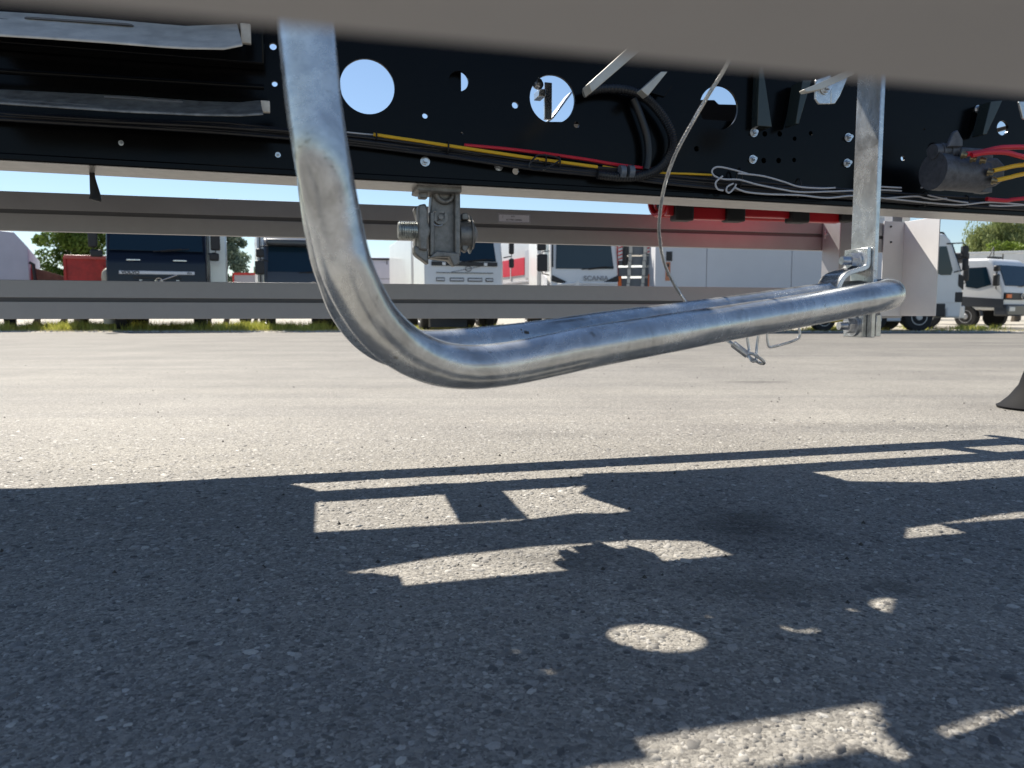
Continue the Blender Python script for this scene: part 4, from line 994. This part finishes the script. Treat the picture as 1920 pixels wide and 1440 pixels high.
mb = MB(); mb.prism([V((-1.065, .10, .6)), V((-1.065, .25, 1.55)), V((-1.065, 1.3, 1.75)), V((-1.065, 1.5, .6))], X_ * -.02); lpart(mb, 'door', m_box, t, bevel=.01)
mb = MB(); lbox(mb, -1.10, -1.08, .8, 1.0, 1.0, 1.3); lpart(mb, 'door_handle', m_plast, t)
mirror(t, -1.27, .05, 2.32, 2.62, .26, False); mirror(t, -1.25, .05, 1.72, 2.22, .30); mirror(t, 1.2, .05, 1.9, 2.5, .12, False)
mb = MB(); lbox(mb, -.98, -.93, .01, .04, 1.85, 2.5); lpart(mb, 'pillar_trim', m_plast, t)
mb = MB(); lbox(mb, -1.1, 1.1, 2.2, 9, 1.0, 2.9); lpart(mb, 'load_body', m_white, t, bevel=.05)

# --- recovery ramp rear
t = empty('ramp_trailer', front_at(1190, 22.9), 'red framed vehicle ramps folded up with orange lamps and chevron boards', 'trailer', None, radians(-9))
s0 = (1440 / 22.9)
mb = MB(); lbox(mb, -.56, -.50, -.05, .1, .9, 2.62); lbox(mb, .50, .60, -.05, .1, .9, 2.85); lbox(mb, -.56, .6, 0, .1, .85, .95); lpart(mb, 'red_frame', m_redp, t, bevel=.01)
mb = MB()
m_bg = mat('ramp_alloy', (.55, .53, .48), .5, .2)
for (x, dx) in ((-.22, .10), (.20, .10)):
    for k in range(9):
        z = .95 + k * .22; mb = MB(); mb.box((x + dx * (k / 8), -.12, z + .1), (.10, .05, .205)); lpart(mb, 'ramp_tread', m_bg, t, bevel=.006)
for k, z in enumerate([1.0, 1.28, 1.6, 1.92, 2.22, 2.5]):
    mb = MB(); lbox(mb, -.5, .5, .0, .04, z, z + .26); lpart(mb, 'slat', mat('slat_grey', (.16, .18, .20), .5), t, bevel=.012)
for (x, z) in ((-.42, 2.05), (.42, 2.25)):
    mb = MB(); lbox(mb, x - .09, x + .09, -.09, -.06, z, z + .55); bo = lpart(mb, 'chevron_board', m_white, t)
    mb = MB()
    for k in range(5):
        zz = z + .02 + k * .11; mb.prism([V((x - .085, -.094, zz)), V((x + .085, -.094, zz + .06)), V((x + .085, -.094, zz + .1)), V((x - .085, -.094, zz + .04))], Y_ * .003)
    lpart(mb, 'chevron_stripe', mat('stripe_red', (.7, .06, .06), .5), t)
for (x, z) in ((-.47, 1.0), (.44, 1.05)):
    mb = MB(); lbox(mb, x - .07, x + .07, -.12, -.05, z, z + .6); lpart(mb, 'orange_lamp', m_orange, t, bevel=.02)
mb = MB(); lbox(mb, .60, .72, 0, .3, .8, 2.9); lbox(mb, -.7, .7, .15, 5, .7, .9); lpart(mb, 'body_side', m_plast, t)
mb = MB(); lbox(mb, -.6, .6, .15, 6, 2.62, 3.0); lpart(mb, 'top_frame', m_white, t)
for s in (-1, 1): wheel(t, s * .8, 1.5, .42, .3, side=s)

# --- long white box truck facing right
Yb = 21.8
def xb(px): return (px - 960) / 1440 * Yb
t = empty('box_truck', V((xb(1690), Yb, 0.012)), 'long white box truck parked side on with its cab pointing right', 'truck', 'trucks parked at the yard edge')
o_ = xb(1690)
zt_ = 3.15
for k, (a, b) in enumerate([(1226, 1322), (1322, 1480), (1480, 1655)]):
    mb = MB(); lbox(mb, xb(a) - o_, xb(b) - o_ - .012, 0, 2.2, .80, zt_); lpart(mb, 'side_panel', m_box, t, bevel=.012)
mb = MB(); lbox(mb, xb(1226) - o_, xb(1655) - o_, .0, 2.2, zt_, zt_ + .1); lpart(mb, 'roof_rail', m_white, t, bevel=.03)
mb = MB(); lbox(mb, xb(1246) - o_, xb(1257) - o_, -.02, 0.01, 1.97, 2.23); lpart(mb, 'black_vent', m_plast, t)
mb = MB(); lbox(mb, xb(1245) - o_, xb(1254) - o_, -.012, 0.01, 1.42, 1.94); so = lpart(mb, 'orange_sticker', mat('sticker_orange', (.55, .22, .12), .5), t)
mb = MB()
for z in (1.80, 1.55): lbox(mb, xb(1247.5) - o_, xb(1251.5) - o_, -.016, -.012, z, z + .1)
lpart(mb, 'sticker_mark', m_plast, t)
mb = MB(); lbox(mb, xb(1260) - o_, xb(1655) - o_, .2, .3, .62, .78); lbox(mb, xb(1260) - o_, xb(1655) - o_, 1.7, 1.8, .62, .78); lpart(mb, 'chassis_rail', m_plast, t)
mb = MB(); lbox(mb, xb(1556) - o_, xb(1584) - o_, .05, .4, .25, .50); lpart(mb, 'yellow_box', mat('yellow_paint', (.65, .42, .02), .5), t, bevel=.02)
mb = MB(); lbox(mb, xb(1650) - o_, xb(1688) - o_, .02, .6, .28, .60); lpart(mb, 'fuel_tank', m_box, t, bevel=.03)
# cab side on: profile in x-z, front to +x
x0 = xb(1672) - o_; xf = xb(1798) - o_
pr = [(x0, .62), (x0, 2.62), (x0 + .35, 2.78), (xf - .55, 2.72), (xf - .38, 2.55), (xf - .02, 1.62), (xf + .04, .95), (xf, .38), (xf - .42, .38), (xf - .42, .62)]
mb = MB(); mb.prism([V((x, 0, z)) for x, z in pr], Y_ * 2.1); lpart(mb, 'cab', m_white, t, bevel=.06, seg=3)
mb = MB(); mb.prism([V((x, -.012, z)) for x, z in [(xb(1748) - o_ - .2, 1.70), (xb(1748) - o_ - .2, 2.36), (xf - .50, 2.38), (xf - .30, 1.72), (xf - .34, 1.58), (xf - .62, 1.58), (xf - .86, 1.70)]], Y_ * .015); lpart(mb, 'side_window', m_glass, t)
mb = MB(); mb.prism([V((x, -.02, z)) for x, z in [(xf - .12, 1.60), (xf - .12, 1.28), (xf + .03, 1.16), (xf + .03, 1.56)]], Y_ * .03); lbox(mb, xf - .2, xf + .02, -.02, 0.01, .82, 1.1); lpart(mb, 'corner_panel', m_plast, t, bevel=.01)
mb = MB(); lbox(mb, xf - 1.3, xf - .45, -.015, .3, .42, .78); lpart(mb, 'step_well', m_plast, t, bevel=.02)
mb = MB(); mb.prism([V((xf - .29, .1, 2.45)), V((xf - .29, 2.0, 2.45)), V((xf + .0, 2.0, 1.68)), V((xf + .0, .1, 1.68))], V((.02, 0, .01))); lpart(mb, 'windscreen', m_glass, t)
mb = MB(); mb.prism([V((x, -.014, z)) for x, z in [(xf - .95, .80), (xf - .95, 1.55), (xf - .3, 1.55), (xf - .12, 1.30), (xf - .14, .80)]], Y_ * .014); lpart(mb, 'door', m_white, t, bevel=.008)
mb = MB(); lbox(mb, xf - .14, xf + .02, -.2, -.05, 2.05, 2.38); lbox(mb, xf - .08, xf + .04, -.2, -.05, 1.70, 2.02); lpart(mb, 'mirror', m_plast, t, bevel=.03)
mb = MB(); mb.tube([V((xf - .5, .0, 2.45)), V((xf - .1, -.12, 2.46)), V((xf - .02, -.12, 2.38)), V((xf - .02, -.12, 1.72)), V((xf - .25, .0, 1.66))], .018, 6); lpart(mb, 'mirror_arm', m_plast, t)
mb = MB(); mb.tube([V((xf - .75, .3, 2.80)), V((xf - .45, .3, 2.78)), V((xf - .25, .3, 2.50))], .03, 8); lpart(mb, 'roof_rail', m_plast, t)
wheel(t, xb(1721) - o_, .15, .40, .30, axis='y', side=-1); wheel(t, xb(1637) - o_ , .15, .38, .3, axis='y', side=-1); wheel(t, xb(1330) - o_, .15, .40, .3, axis='y', side=-1); wheel(t, xb(1548) - o_, .3, .33, .3, axis='y', side=-1)
wheel(t, xb(1721) - o_, 1.95, .40, .30, axis='y', side=1)

# --- truck half hidden behind the box truck's cab
t = empty('parked_truck', V(((1798 - 960) / 1440 * 26, 26, .012)), 'dark visored truck cab peeking out behind the box truck cab', 'truck', 'trucks parked at the yard edge', radians(60))
w_ = 2.2
cab(t, w_, [(0, .4), (0, 1.4), (.3, 2.3), (.5, 2.55), (1.8, 2.6), (1.8, .4)], m_greyp, m_glass, 1.45, 2.25, .015, .28, .12, None)
mb = MB(); lbox(mb, -1.1, 1.1, -.15, .3, 2.25, 2.45); lpart(mb, 'sun_visor', m_plast, t, bevel=.03)
mirror(t, -1.3, -.1, 1.55, 2.05, .2)
mb = MB(); lbox(mb, -1.1, 1.1, -.1, .2, .35, .75); lpart(mb, 'bumper', m_white, t, bevel=.03)
for s in (-1, 1): wheel(t, s * .9, 1, .42, .3, side=s)

# --- light lorry on the far right, left flank in sun
t = empty('light_lorry', V(((1905 - 960) / 1440 * 27, 27, .012)), 'white light lorry with orange indicator and badge on its grille at the right edge', 'truck', 'trucks parked at the yard edge', radians(30))
w_ = 2.0
pr_ = [(0, .62), (-.03, 1.2), (.02, 1.42), (.34, 2.25), (.55, 2.42), (1.9, 2.48), (1.9, .62)]
cab(t, w_, pr_, m_white, m_glass, 1.46, 2.18, .02, .30, .12, [(.42, 1.50), (.62, 2.12), (1.3, 2.12), (1.3, 1.45), (.9, 1.38)])
mb = MB(); lbox(mb, -.98, .98, -.06, .05, .98, 1.22); lpart(mb, 'grille', m_plast, t, bevel=.02)
mb = MB(); mb.tube([V((.10 + .11 * cos(2 * pi * k / 20), -.08, 1.10 + .11 * sin(2 * pi * k / 20))) for k in range(20)], .012, 6, closed=True)
for a in (90, 210, 330): mb.tube([V((.10, -.08, 1.10)), V((.10 + .11 * cos(radians(a)), -.08, 1.10 + .11 * sin(radians(a))))], .010, 5)
lpart(mb, 'star_emblem', m_chrome, t)
mb = MB(); lbox(mb, -1.02, 1.02, -.16, .3, .42, .82); lpart(mb, 'bumper', m_greyp, t, bevel=.05)
for s in (-1, 1):
    mb = MB(); lbox(mb, s * .80 - .15, s * .80 + .15, -.10, -.05, 1.04, 1.17); lpart(mb, 'indicator', m_orange, t, bevel=.01)
    mb = MB(); lbox(mb, s * .74 - .18, s * .74 + .18, -.19, -.14, .58, .74); lpart(mb, 'headlight', m_lamp, t, bevel=.02)
    wheel(t, s * .90, 1.25, .40, .26, side=s); wheel(t, s * .90, 4.6, .40, .4, side=s)
    mb = MB(); mb.tube([V((s * .9, 1.25 + .5 * cos(a), .42 + .5 * sin(a))) for a in [pi * k / 12 for k in range(13)]], .07, 8); lpart(mb, 'wheel_arch', m_greyp, t, smooth=True)
mb = MB(); mb.prism([V((-1.03, -.02, .70)), V((-1.03, -.02, 1.0)), V((-1.03, 1.9, 1.15)), V((-1.03, 1.9, .85)), V((-1.03, 1.75, .78))], X_ * .02); lpart(mb, 'lower_skirt', m_greyp, t)
mirror(t, -1.18, .15, 1.95, 2.15, .2, False); mirror(t, -1.18, .15, 1.45, 1.85, .2)
mb = MB(); lbox(mb, -1.0, 1.0, 2.0, 2.1, .9, 2.5); lbox(mb, -1.0, 1.0, 2.1, 6, .8, .95); lpart(mb, 'load_bed', m_greyp, t)
mb = MB(); mb.tube([V((-.2, 1.0, 2.48)), V((.3, 1.1, 2.9)), V((.5, 1.2, 2.6))], .02, 6); lpart(mb, 'roof_aerial', m_plast, t)
mb = MB(); lbox(mb, -.3, .3, .8, 1.0, 2.46, 2.53); lpart(mb, 'roof_hatch', m_plast, t)

# --- white trailer behind the lorry
t = empty('white_trailer', V(((1900 - 960) / 1440 * 36, 36, 0.012)), 'long white trailer sloping away behind the light lorry', 'trailer', None, radians(-24))
for k in range(3):
    mb = MB(); lbox(mb, -4 + k * 3.4, -.65 + k * 3.4, 0, 2.5, 1.1, 3.3); lpart(mb, 'body_panel', m_white, t, bevel=.02)
mb = MB(); lbox(mb, -4.05, 6.25, -.03, 2.53, 3.3, 3.42); lbox(mb, -4, 6.2, .4, 2, .8, 1.1); lpart(mb, 'edge_rail', m_white, t, bevel=.02)
mb = MB(); lbox(mb, -4.05, -1.5, -.1, .2, .85, 1.5); lpart(mb, 'blue_crate', mat('blue_paint', (.02, .05, .22), .5), t)
for x in (3, 4.3): wheel(t, x, .2, .48, .3, axis='y', side=-1)

# --- left edge: lavender box body
t = empty('box_trailer', front_at(-70, 22.8), 'pale lavender box body with a rounded top corner at the far left edge', 'trailer', None, radians(29))
mb = MB(); mb.prism([V((-1.3, 0, .8)), V((1.75, 0, .8)), V((1.75, 0, 2.5)), V((1.40, 0, 2.95)), V((-1.3, 0, 3.15))], Y_ * 7); lpart(mb, 'box_body', m_lav, t, bevel=.03)
mb = MB(); lbox(mb, -1.2, 1.6, .2, 6.5, .55, .78); lpart(mb, 'chassis_frame', m_plast, t)
mb = MB(); mb.tube([V((1.92, -.1, 1.3)), V((1.86, -.1, 2.0)), V((1.76, -.1, 2.05))], .05, 8); lpart(mb, 'marker_arm', m_plast, t)
for x in (-.9, 1.1): wheel(t, x, 1.2, .42, .3, side=1)
# rusty low container with red end posts
t = empty('rusty_container', front_at(98, 24.5), 'rusty brown open container with sagging side and red corner post', 'container', None, radians(24))
m_rust = mat('rust_brown', (.20, .12, .085), .8, noise_amt=.3, nscale=2)
mb = MB(); mb.prism([V((-.5, 0, .9)), V((.72, 0, .9)), V((.72, 0, 1.70)), V((.55, 0, 1.62)), V((.1, 0, 1.78)), V((-.5, 0, 1.95))], Y_ * .08); lbox(mb, -.5, .72, 0, 4, .6, .9); lpart(mb, 'side_wall', m_rust, t, bevel=.01)
mb = MB(); lbox(mb, -.56, -.48, -.05, .12, .4, 2.05); lbox(mb, -.56, .72, -.04, -.0, .88, .96); lpart(mb, 'corner_post', m_redp, t)
# red skip
t = empty('red_skip', front_at(172, 23.6), 'scuffed red steel skip container left of the navy truck', 'skip', None, radians(24))
mb = MB(); lbox(mb, -.64, .62, 0, 3.5, .5, 2.22); lpart(mb, 'skip_body', m_redp, t, bevel=.03)
mb = MB(); lbox(mb, -.66, .64, -.06, .06, 2.14, 2.26); lpart(mb, 'top_rim', mat('pale_red', (.62, .12, .10), .4), t, bevel=.02)
mb = MB(); lbox(mb, -.68, -.60, -.05, .1, .5, 2.2); lpart(mb, 'side_post', m_redp, t, bevel=.01)
mb = MB(); lbox(mb, .34, .42, -.08, .1, .5, 1.95); lbox(mb, -.6, .35, -.05, 0, 1.15, 1.25); lpart(mb, 'front_rib', m_redp, t, bevel=.01)
for x in (-.4, .4): wheel(t, x, 2.5, .3, .2)
# beige gas bottle shaped tank
mb = MB(); c_ = front_at(206, 22.9)
pts = [c_ + Z * z for z in (.2, .3, 1.6, 1.72, 1.80, 1.84)]; mb.tube(pts, [.16, .17, .17, .15, .09, .03], 20)
tag(mb.build('beige_tank', mat('beige_paint', (.52, .47, .36), .5, noise_amt=.1, nscale=3), None, smooth=True), 'narrow beige upright tank between the red skip and the navy truck', 'tank')
# far low truck body and white boxes
t = empty('tipper_body', front_at(467, 34), 'small silver tipper body with a red edge far behind, right of the navy truck', 'tipper')
mb = MB(); lbox(mb, -.62, .62, 0, 3, 1.35, 2.25); lpart(mb, 'body', mat('silver_sheet', (.45, .46, .47), .4, .5), t, bevel=.02)
mb = MB(); lbox(mb, -.66, .66, -.05, 0.02, 2.2, 2.3); lbox(mb, -.66, -.6, -.05, .02, 1.3, 2.25); lpart(mb, 'red_edge', m_redp, t)
mb = MB(); lbox(mb, -.9, .7, .3, 3, .9, 1.35); lpart(mb, 'chassis', m_white, t)
for x in (-.5, .5): wheel(t, x, 1, .45, .3)
t = empty('white_container', front_at(766, 36), 'small white container standing beyond the pale van', 'container')
mb = MB(); lbox(mb, -.62, .6, 0, 2.4, .1, 2.25); lpart(mb, 'container_body', m_white, t, bevel=.03)
mb = MB(); lbox(mb, .38, .6, -.03, 0, .3, 2.15); lpart(mb, 'grey_door', m_box, t)
# pale roof peeking over the upper rail
t = empty('warehouse', V(((1500 - 960) / 1440 * 70, 70, 0)), 'low white warehouse whose sloping roof shows above the far upper guard rail', 'building')
mb = MB(); mb.prism([V((-14.5, 0, 0)), V((9.5, 0, 0)), V((9.5, 0, 9.4)), V((-11, 0, 9.7)), V((-14.5, 0, 9.05))], Y_ * 20); lpart(mb, 'wall', m_white, t)
mb = MB(); mb.ribbon([V((-14.6, -.3, 9.1)), V((-11, -.3, 9.85)), V((9.5, -.3, 9.5))], Y_ * .6, .25); lpart(mb, 'roof_edge', m_redp, t)

# ------------------------------------------------------------------ trees
def leaf_mat(name, c1, c2):
    m = bpy.data.materials.new(name); m.use_nodes = True; nt = m.node_tree; b = nt.nodes['Principled BSDF']
    a = nt.nodes.new('ShaderNodeAttribute'); a.attribute_name = 'tint'
    r = nt.nodes.new('ShaderNodeValToRGB'); r.color_ramp.elements[0].color = (*c1, 1); r.color_ramp.elements[1].color = (*c2, 1)
    nt.links.new(a.outputs['Fac'], r.inputs[0]); nt.links.new(r.outputs[0], b.inputs['Base Color'])
    b.inputs['Roughness'].default_value = .55; b.inputs['Specular IOR Level'].default_value = .3
    tr = nt.nodes.new('ShaderNodeBsdfTranslucent'); nt.links.new(r.outputs[0], tr.inputs['Color'])
    mx = nt.nodes.new('ShaderNodeMixShader'); mx.inputs[0].default_value = .3
    out = nt.nodes['Material Output']; nt.links.new(b.outputs[0], mx.inputs[1]); nt.links.new(tr.outputs[0], mx.inputs[2]); nt.links.new(mx.outputs[0], out.inputs['Surface'])
    return m
lm_g = leaf_mat('leaf_green', (.05, .09, .015), (.17, .25, .045)); lm_s = leaf_mat('leaf_silver', (.08, .12, .085), (.26, .33, .24))
lm_y = leaf_mat('leaf_yellowgreen', (.07, .11, .015), (.22, .30, .045)); lm_d = leaf_mat('leaf_dark', (.012, .03, .012), (.04, .08, .03)); lm_b = leaf_mat('leaf_birch', (.12, .16, .05), (.34, .38, .15))
m_bark = mat('bark', (.10, .08, .06), .9, noise_amt=.3, nscale=8)
def tree(px, Y, z0, z1, w, m, label, n=5000, leaf=.13, clumps=26, droop=0., name='tree', seed=1, cone=False, cat='tree', group='trees behind the vehicles'):
    rng = np.random.default_rng(seed); x = (px - 960) / 1440 * Y
    t = empty(name, V((x, Y, 0)), label, cat, group)
    mb = MB(); R = w / 2
    mb.tube([V((0, 0, 0)), V((.1, 0, z0)), V((0, .1, z0 + (z1 - z0) * .8))], [.16 * R / 1.5 + .04, .12 * R / 1.5 + .03, .03], 8)
    cs = []
    for k in range(clumps):
        if cone:
            f = rng.uniform(0, 1); a = rng.uniform(0, 2 * pi); rr = (1 - f) * R * .7 + .1
            c = np.array([rr * cos(a), rr * sin(a), z0 + f * (z1 - z0)]); cr = .25 + (1 - f) * R * .4
        else:
            d = rng.normal(size=3); d /= np.linalg.norm(d); rad = rng.uniform(.35, .86) 
            c = np.array([d[0] * R * rad, d[1] * R * rad, (z0 + z1) / 2 + d[2] * (z1 - z0) / 2 * rad]); cr = rng.uniform(.18, .38) * R
        cs.append((c, cr))
        if k % 3 == 0: mb.tube([V((0, 0, z0 + (c[2] - z0) * .4 if c[2] > z0 else z0 * .7)), V(c)], [.05, .012], 5)
    lpart(mb, 'trunk', m_bark, t)
    per = n // clumps; P = []; tint = []
    for (c, cr) in cs:
        k = per; d = rng.normal(size=(k, 3)); d /= np.linalg.norm(d, axis=1)[:, None]; r = cr * rng.uniform(.25, 1.1, k) ** .6
        p = c + d * r[:, None] * np.array([1, 1, .8])
        if droop: p[:, 2] -= np.abs(rng.normal(0, droop, k))
        P.append(p); tint.append(np.clip(rng.normal(.5, .16, k) + rng.uniform(-.25, .25), 0, 1))
    P = np.concatenate(P); tint = np.concatenate(tint); k = len(P)
    a = rng.normal(size=(k, 3)); a /= np.linalg.norm(a, axis=1)[:, None]; b = np.cross(a, rng.normal(size=(k, 3))); b /= np.linalg.norm(b, axis=1)[:, None]
    s = leaf * rng.uniform(.5, 1.25, k)[:, None]
    if droop: a = a * .35 + np.array([0, 0, 1.]); 
    v = np.stack([P - a * s, P + b * s * .55, P + a * s, P - b * s * .55], 1).reshape(-1, 3)
    me = bpy.data.meshes.new('crown'); me.from_pydata(v.tolist(), [], [(4 * i, 4 * i + 1, 4 * i + 2, 4 * i + 3) for i in range(k)])
    at = me.attributes.new('tint', 'FLOAT', 'FACE'); at.data.foreach_set('value', tint.astype(np.float32)); me.materials.append(m)
    o = bpy.data.objects.new('crown', me); scene.collection.objects.link(o); o.parent = t
    return t
tree(150, 40, 1.2, 6.3, 3.9, lm_g, 'leafy green tree rising behind the red skip', 15000, .10, 44, seed=2)
tree(70, 36, .3, 3.2, 2.6, lm_y, 'bright green bush beside the lavender box body', 5000, .10, 22, seed=3, name='bush', cat='bush')
tree(120, 34, .3, 2.7, 2.6, lm_g, 'low green bush above the rusty container', 4000, .10, 20, seed=13, name='bush', cat='bush')
tree(425, 38, .4, 6.0, 2.3, lm_s, 'silvery green tree just right of the navy truck', 14000, .085, 40, seed=4)
tree(480, 44, .4, 3.9, 1.9, lm_y, 'small yellow green bush beside the grey truck', 3500, .11, 18, seed=5, name='bush', cat='bush')
tree(746, 44, .5, 3.7, 1.0, lm_d, 'dark conifer right behind the pale van', 2500, .12, 16, seed=6, cone=True, name='conifer')
tree(757, 46, .5, 3.3, 1.0, lm_d, 'lower dark conifer above the small white container', 2200, .12, 14, seed=7, cone=True, name='conifer')
tree(1855, 62, 2.5, 9.3, 5.2, lm_b, 'tall weeping birch with hanging branches at upper right', 26000, .12, 60, droop=.95, seed=8, name='birch_tree')
tree(1905, 66, 2.5, 9.6, 3.6, lm_s, 'grey green tree top at the right edge behind the birch', 6000, .16, 26, seed=9)
tree(1900, 52, 2.0, 6.0, 4.2, lm_y, 'rounded bright green tree in front of the birch', 12000, .14, 36, seed=10)
tree(1808, 60, 2.0, 6.5, 1.6, lm_b, 'slim birch at the left of the weeping birch', 3500, .13, 18, droop=.5, seed=11, name='birch_tree')
# hedge line far behind, low, reads as one mass
def strip(name, label, x0, x1, y0, y1, n, hmin, hmax, wid, m, seed, clump=0):
    rng = np.random.default_rng(seed)
    if clump:
        cx = rng.uniform(x0, x1, clump); cy = rng.uniform(y0, y1, clump); ch = rng.uniform(.4, 1, clump); k = rng.integers(0, clump, n)
        x = cx[k] + rng.normal(0, .14, n); y = cy[k] + rng.normal(0, .14, n); h = hmin + (hmax - hmin) * ch[k] * rng.uniform(.4, 1, n)
    else:
        x = rng.uniform(x0, x1, n); y = rng.uniform(y0, y1, n); h = rng.uniform(hmin, hmax, n)
    a = rng.uniform(0, 2 * pi, n); dx, dy = np.cos(a) * wid, np.sin(a) * wid
    ln = rng.normal(0, .35, (n, 2)) * h[:, None]
    v = np.zeros((n, 3, 3)); v[:, 0] = np.stack([x - dx, y - dy, 0 * x], 1); v[:, 1] = np.stack([x + dx, y + dy, 0 * x], 1); v[:, 2] = np.stack([x + ln[:, 0], y + ln[:, 1], h], 1)
    me = bpy.data.meshes.new(name); me.from_pydata(v.reshape(-1, 3).tolist(), [], [(3 * i, 3 * i + 1, 3 * i + 2) for i in range(n)])
    at = me.attributes.new('tint', 'FLOAT', 'FACE'); at.data.foreach_set('value', rng.uniform(0, 1, n).astype(np.float32)); me.materials.append(m)
    o = bpy.data.objects.new(name, me); scene.collection.objects.link(o); tag(o, label, 'grass', kind='stuff')
lm_grass = leaf_mat('grass_blades', (.26, .30, .04), (.65, .62, .16)); lm_dry = leaf_mat('dry_grass', (.30, .27, .13), (.6, .55, .32))
strip('grass', 'green weeds and grass growing between the parked trucks at left', -16, -5.5, 22.3, 26, 13000, .05, .38, .012, lm_grass, 1, 260)
strip('grass', 'dry short grass along the edge of the asphalt', -16, 16, 21.35, 23.5, 9000, .02, .09, .010, lm_dry, 2)
strip('grass', 'sparse green tufts under the trucks at right', -5, 16, 22, 27, 7000, .05, .25, .012, lm_grass, 3, 120)
# scattered loose pebbles on the verge edge
rng = random.Random(9); pb_ = MB()
for k in range(900):
    x = rng.uniform(-15, 15); y = rng.uniform(21.2, 21.9); r = rng.uniform(.015, .045)
    pb_.add([(x - r, y, 0), (x, y - r, 0), (x + r, y, 0), (x, y + r, 0), (x, y, r * 1.1)], [(0, 1, 4), (1, 2, 4), (2, 3, 4), (3, 0, 4)])
tag(pb_.build('pebbles', mat('pale_pebble', (.45, .43, .39), .8)), 'pale loose pebbles along the edge of the asphalt', 'pebbles', kind='stuff')
# crumbs on the asphalt
pb_ = MB()
for k in range(260):
    y = rng.uniform(1.2, 9); x = rng.uniform(-.8, .8) * y; r = rng.uniform(.002, .006)
    pb_.add([(x - r, y, 0), (x, y - r, 0), (x + r, y, 0), (x, y + r, 0), (x, y, r * 1.2)], [(0, 1, 4), (1, 2, 4), (2, 3, 4), (3, 0, 4)])
tag(pb_.build('grit', mat('dark_grit', (.05, .045, .04), .8)), 'dark grit scattered over the open asphalt', 'grit', kind='stuff')
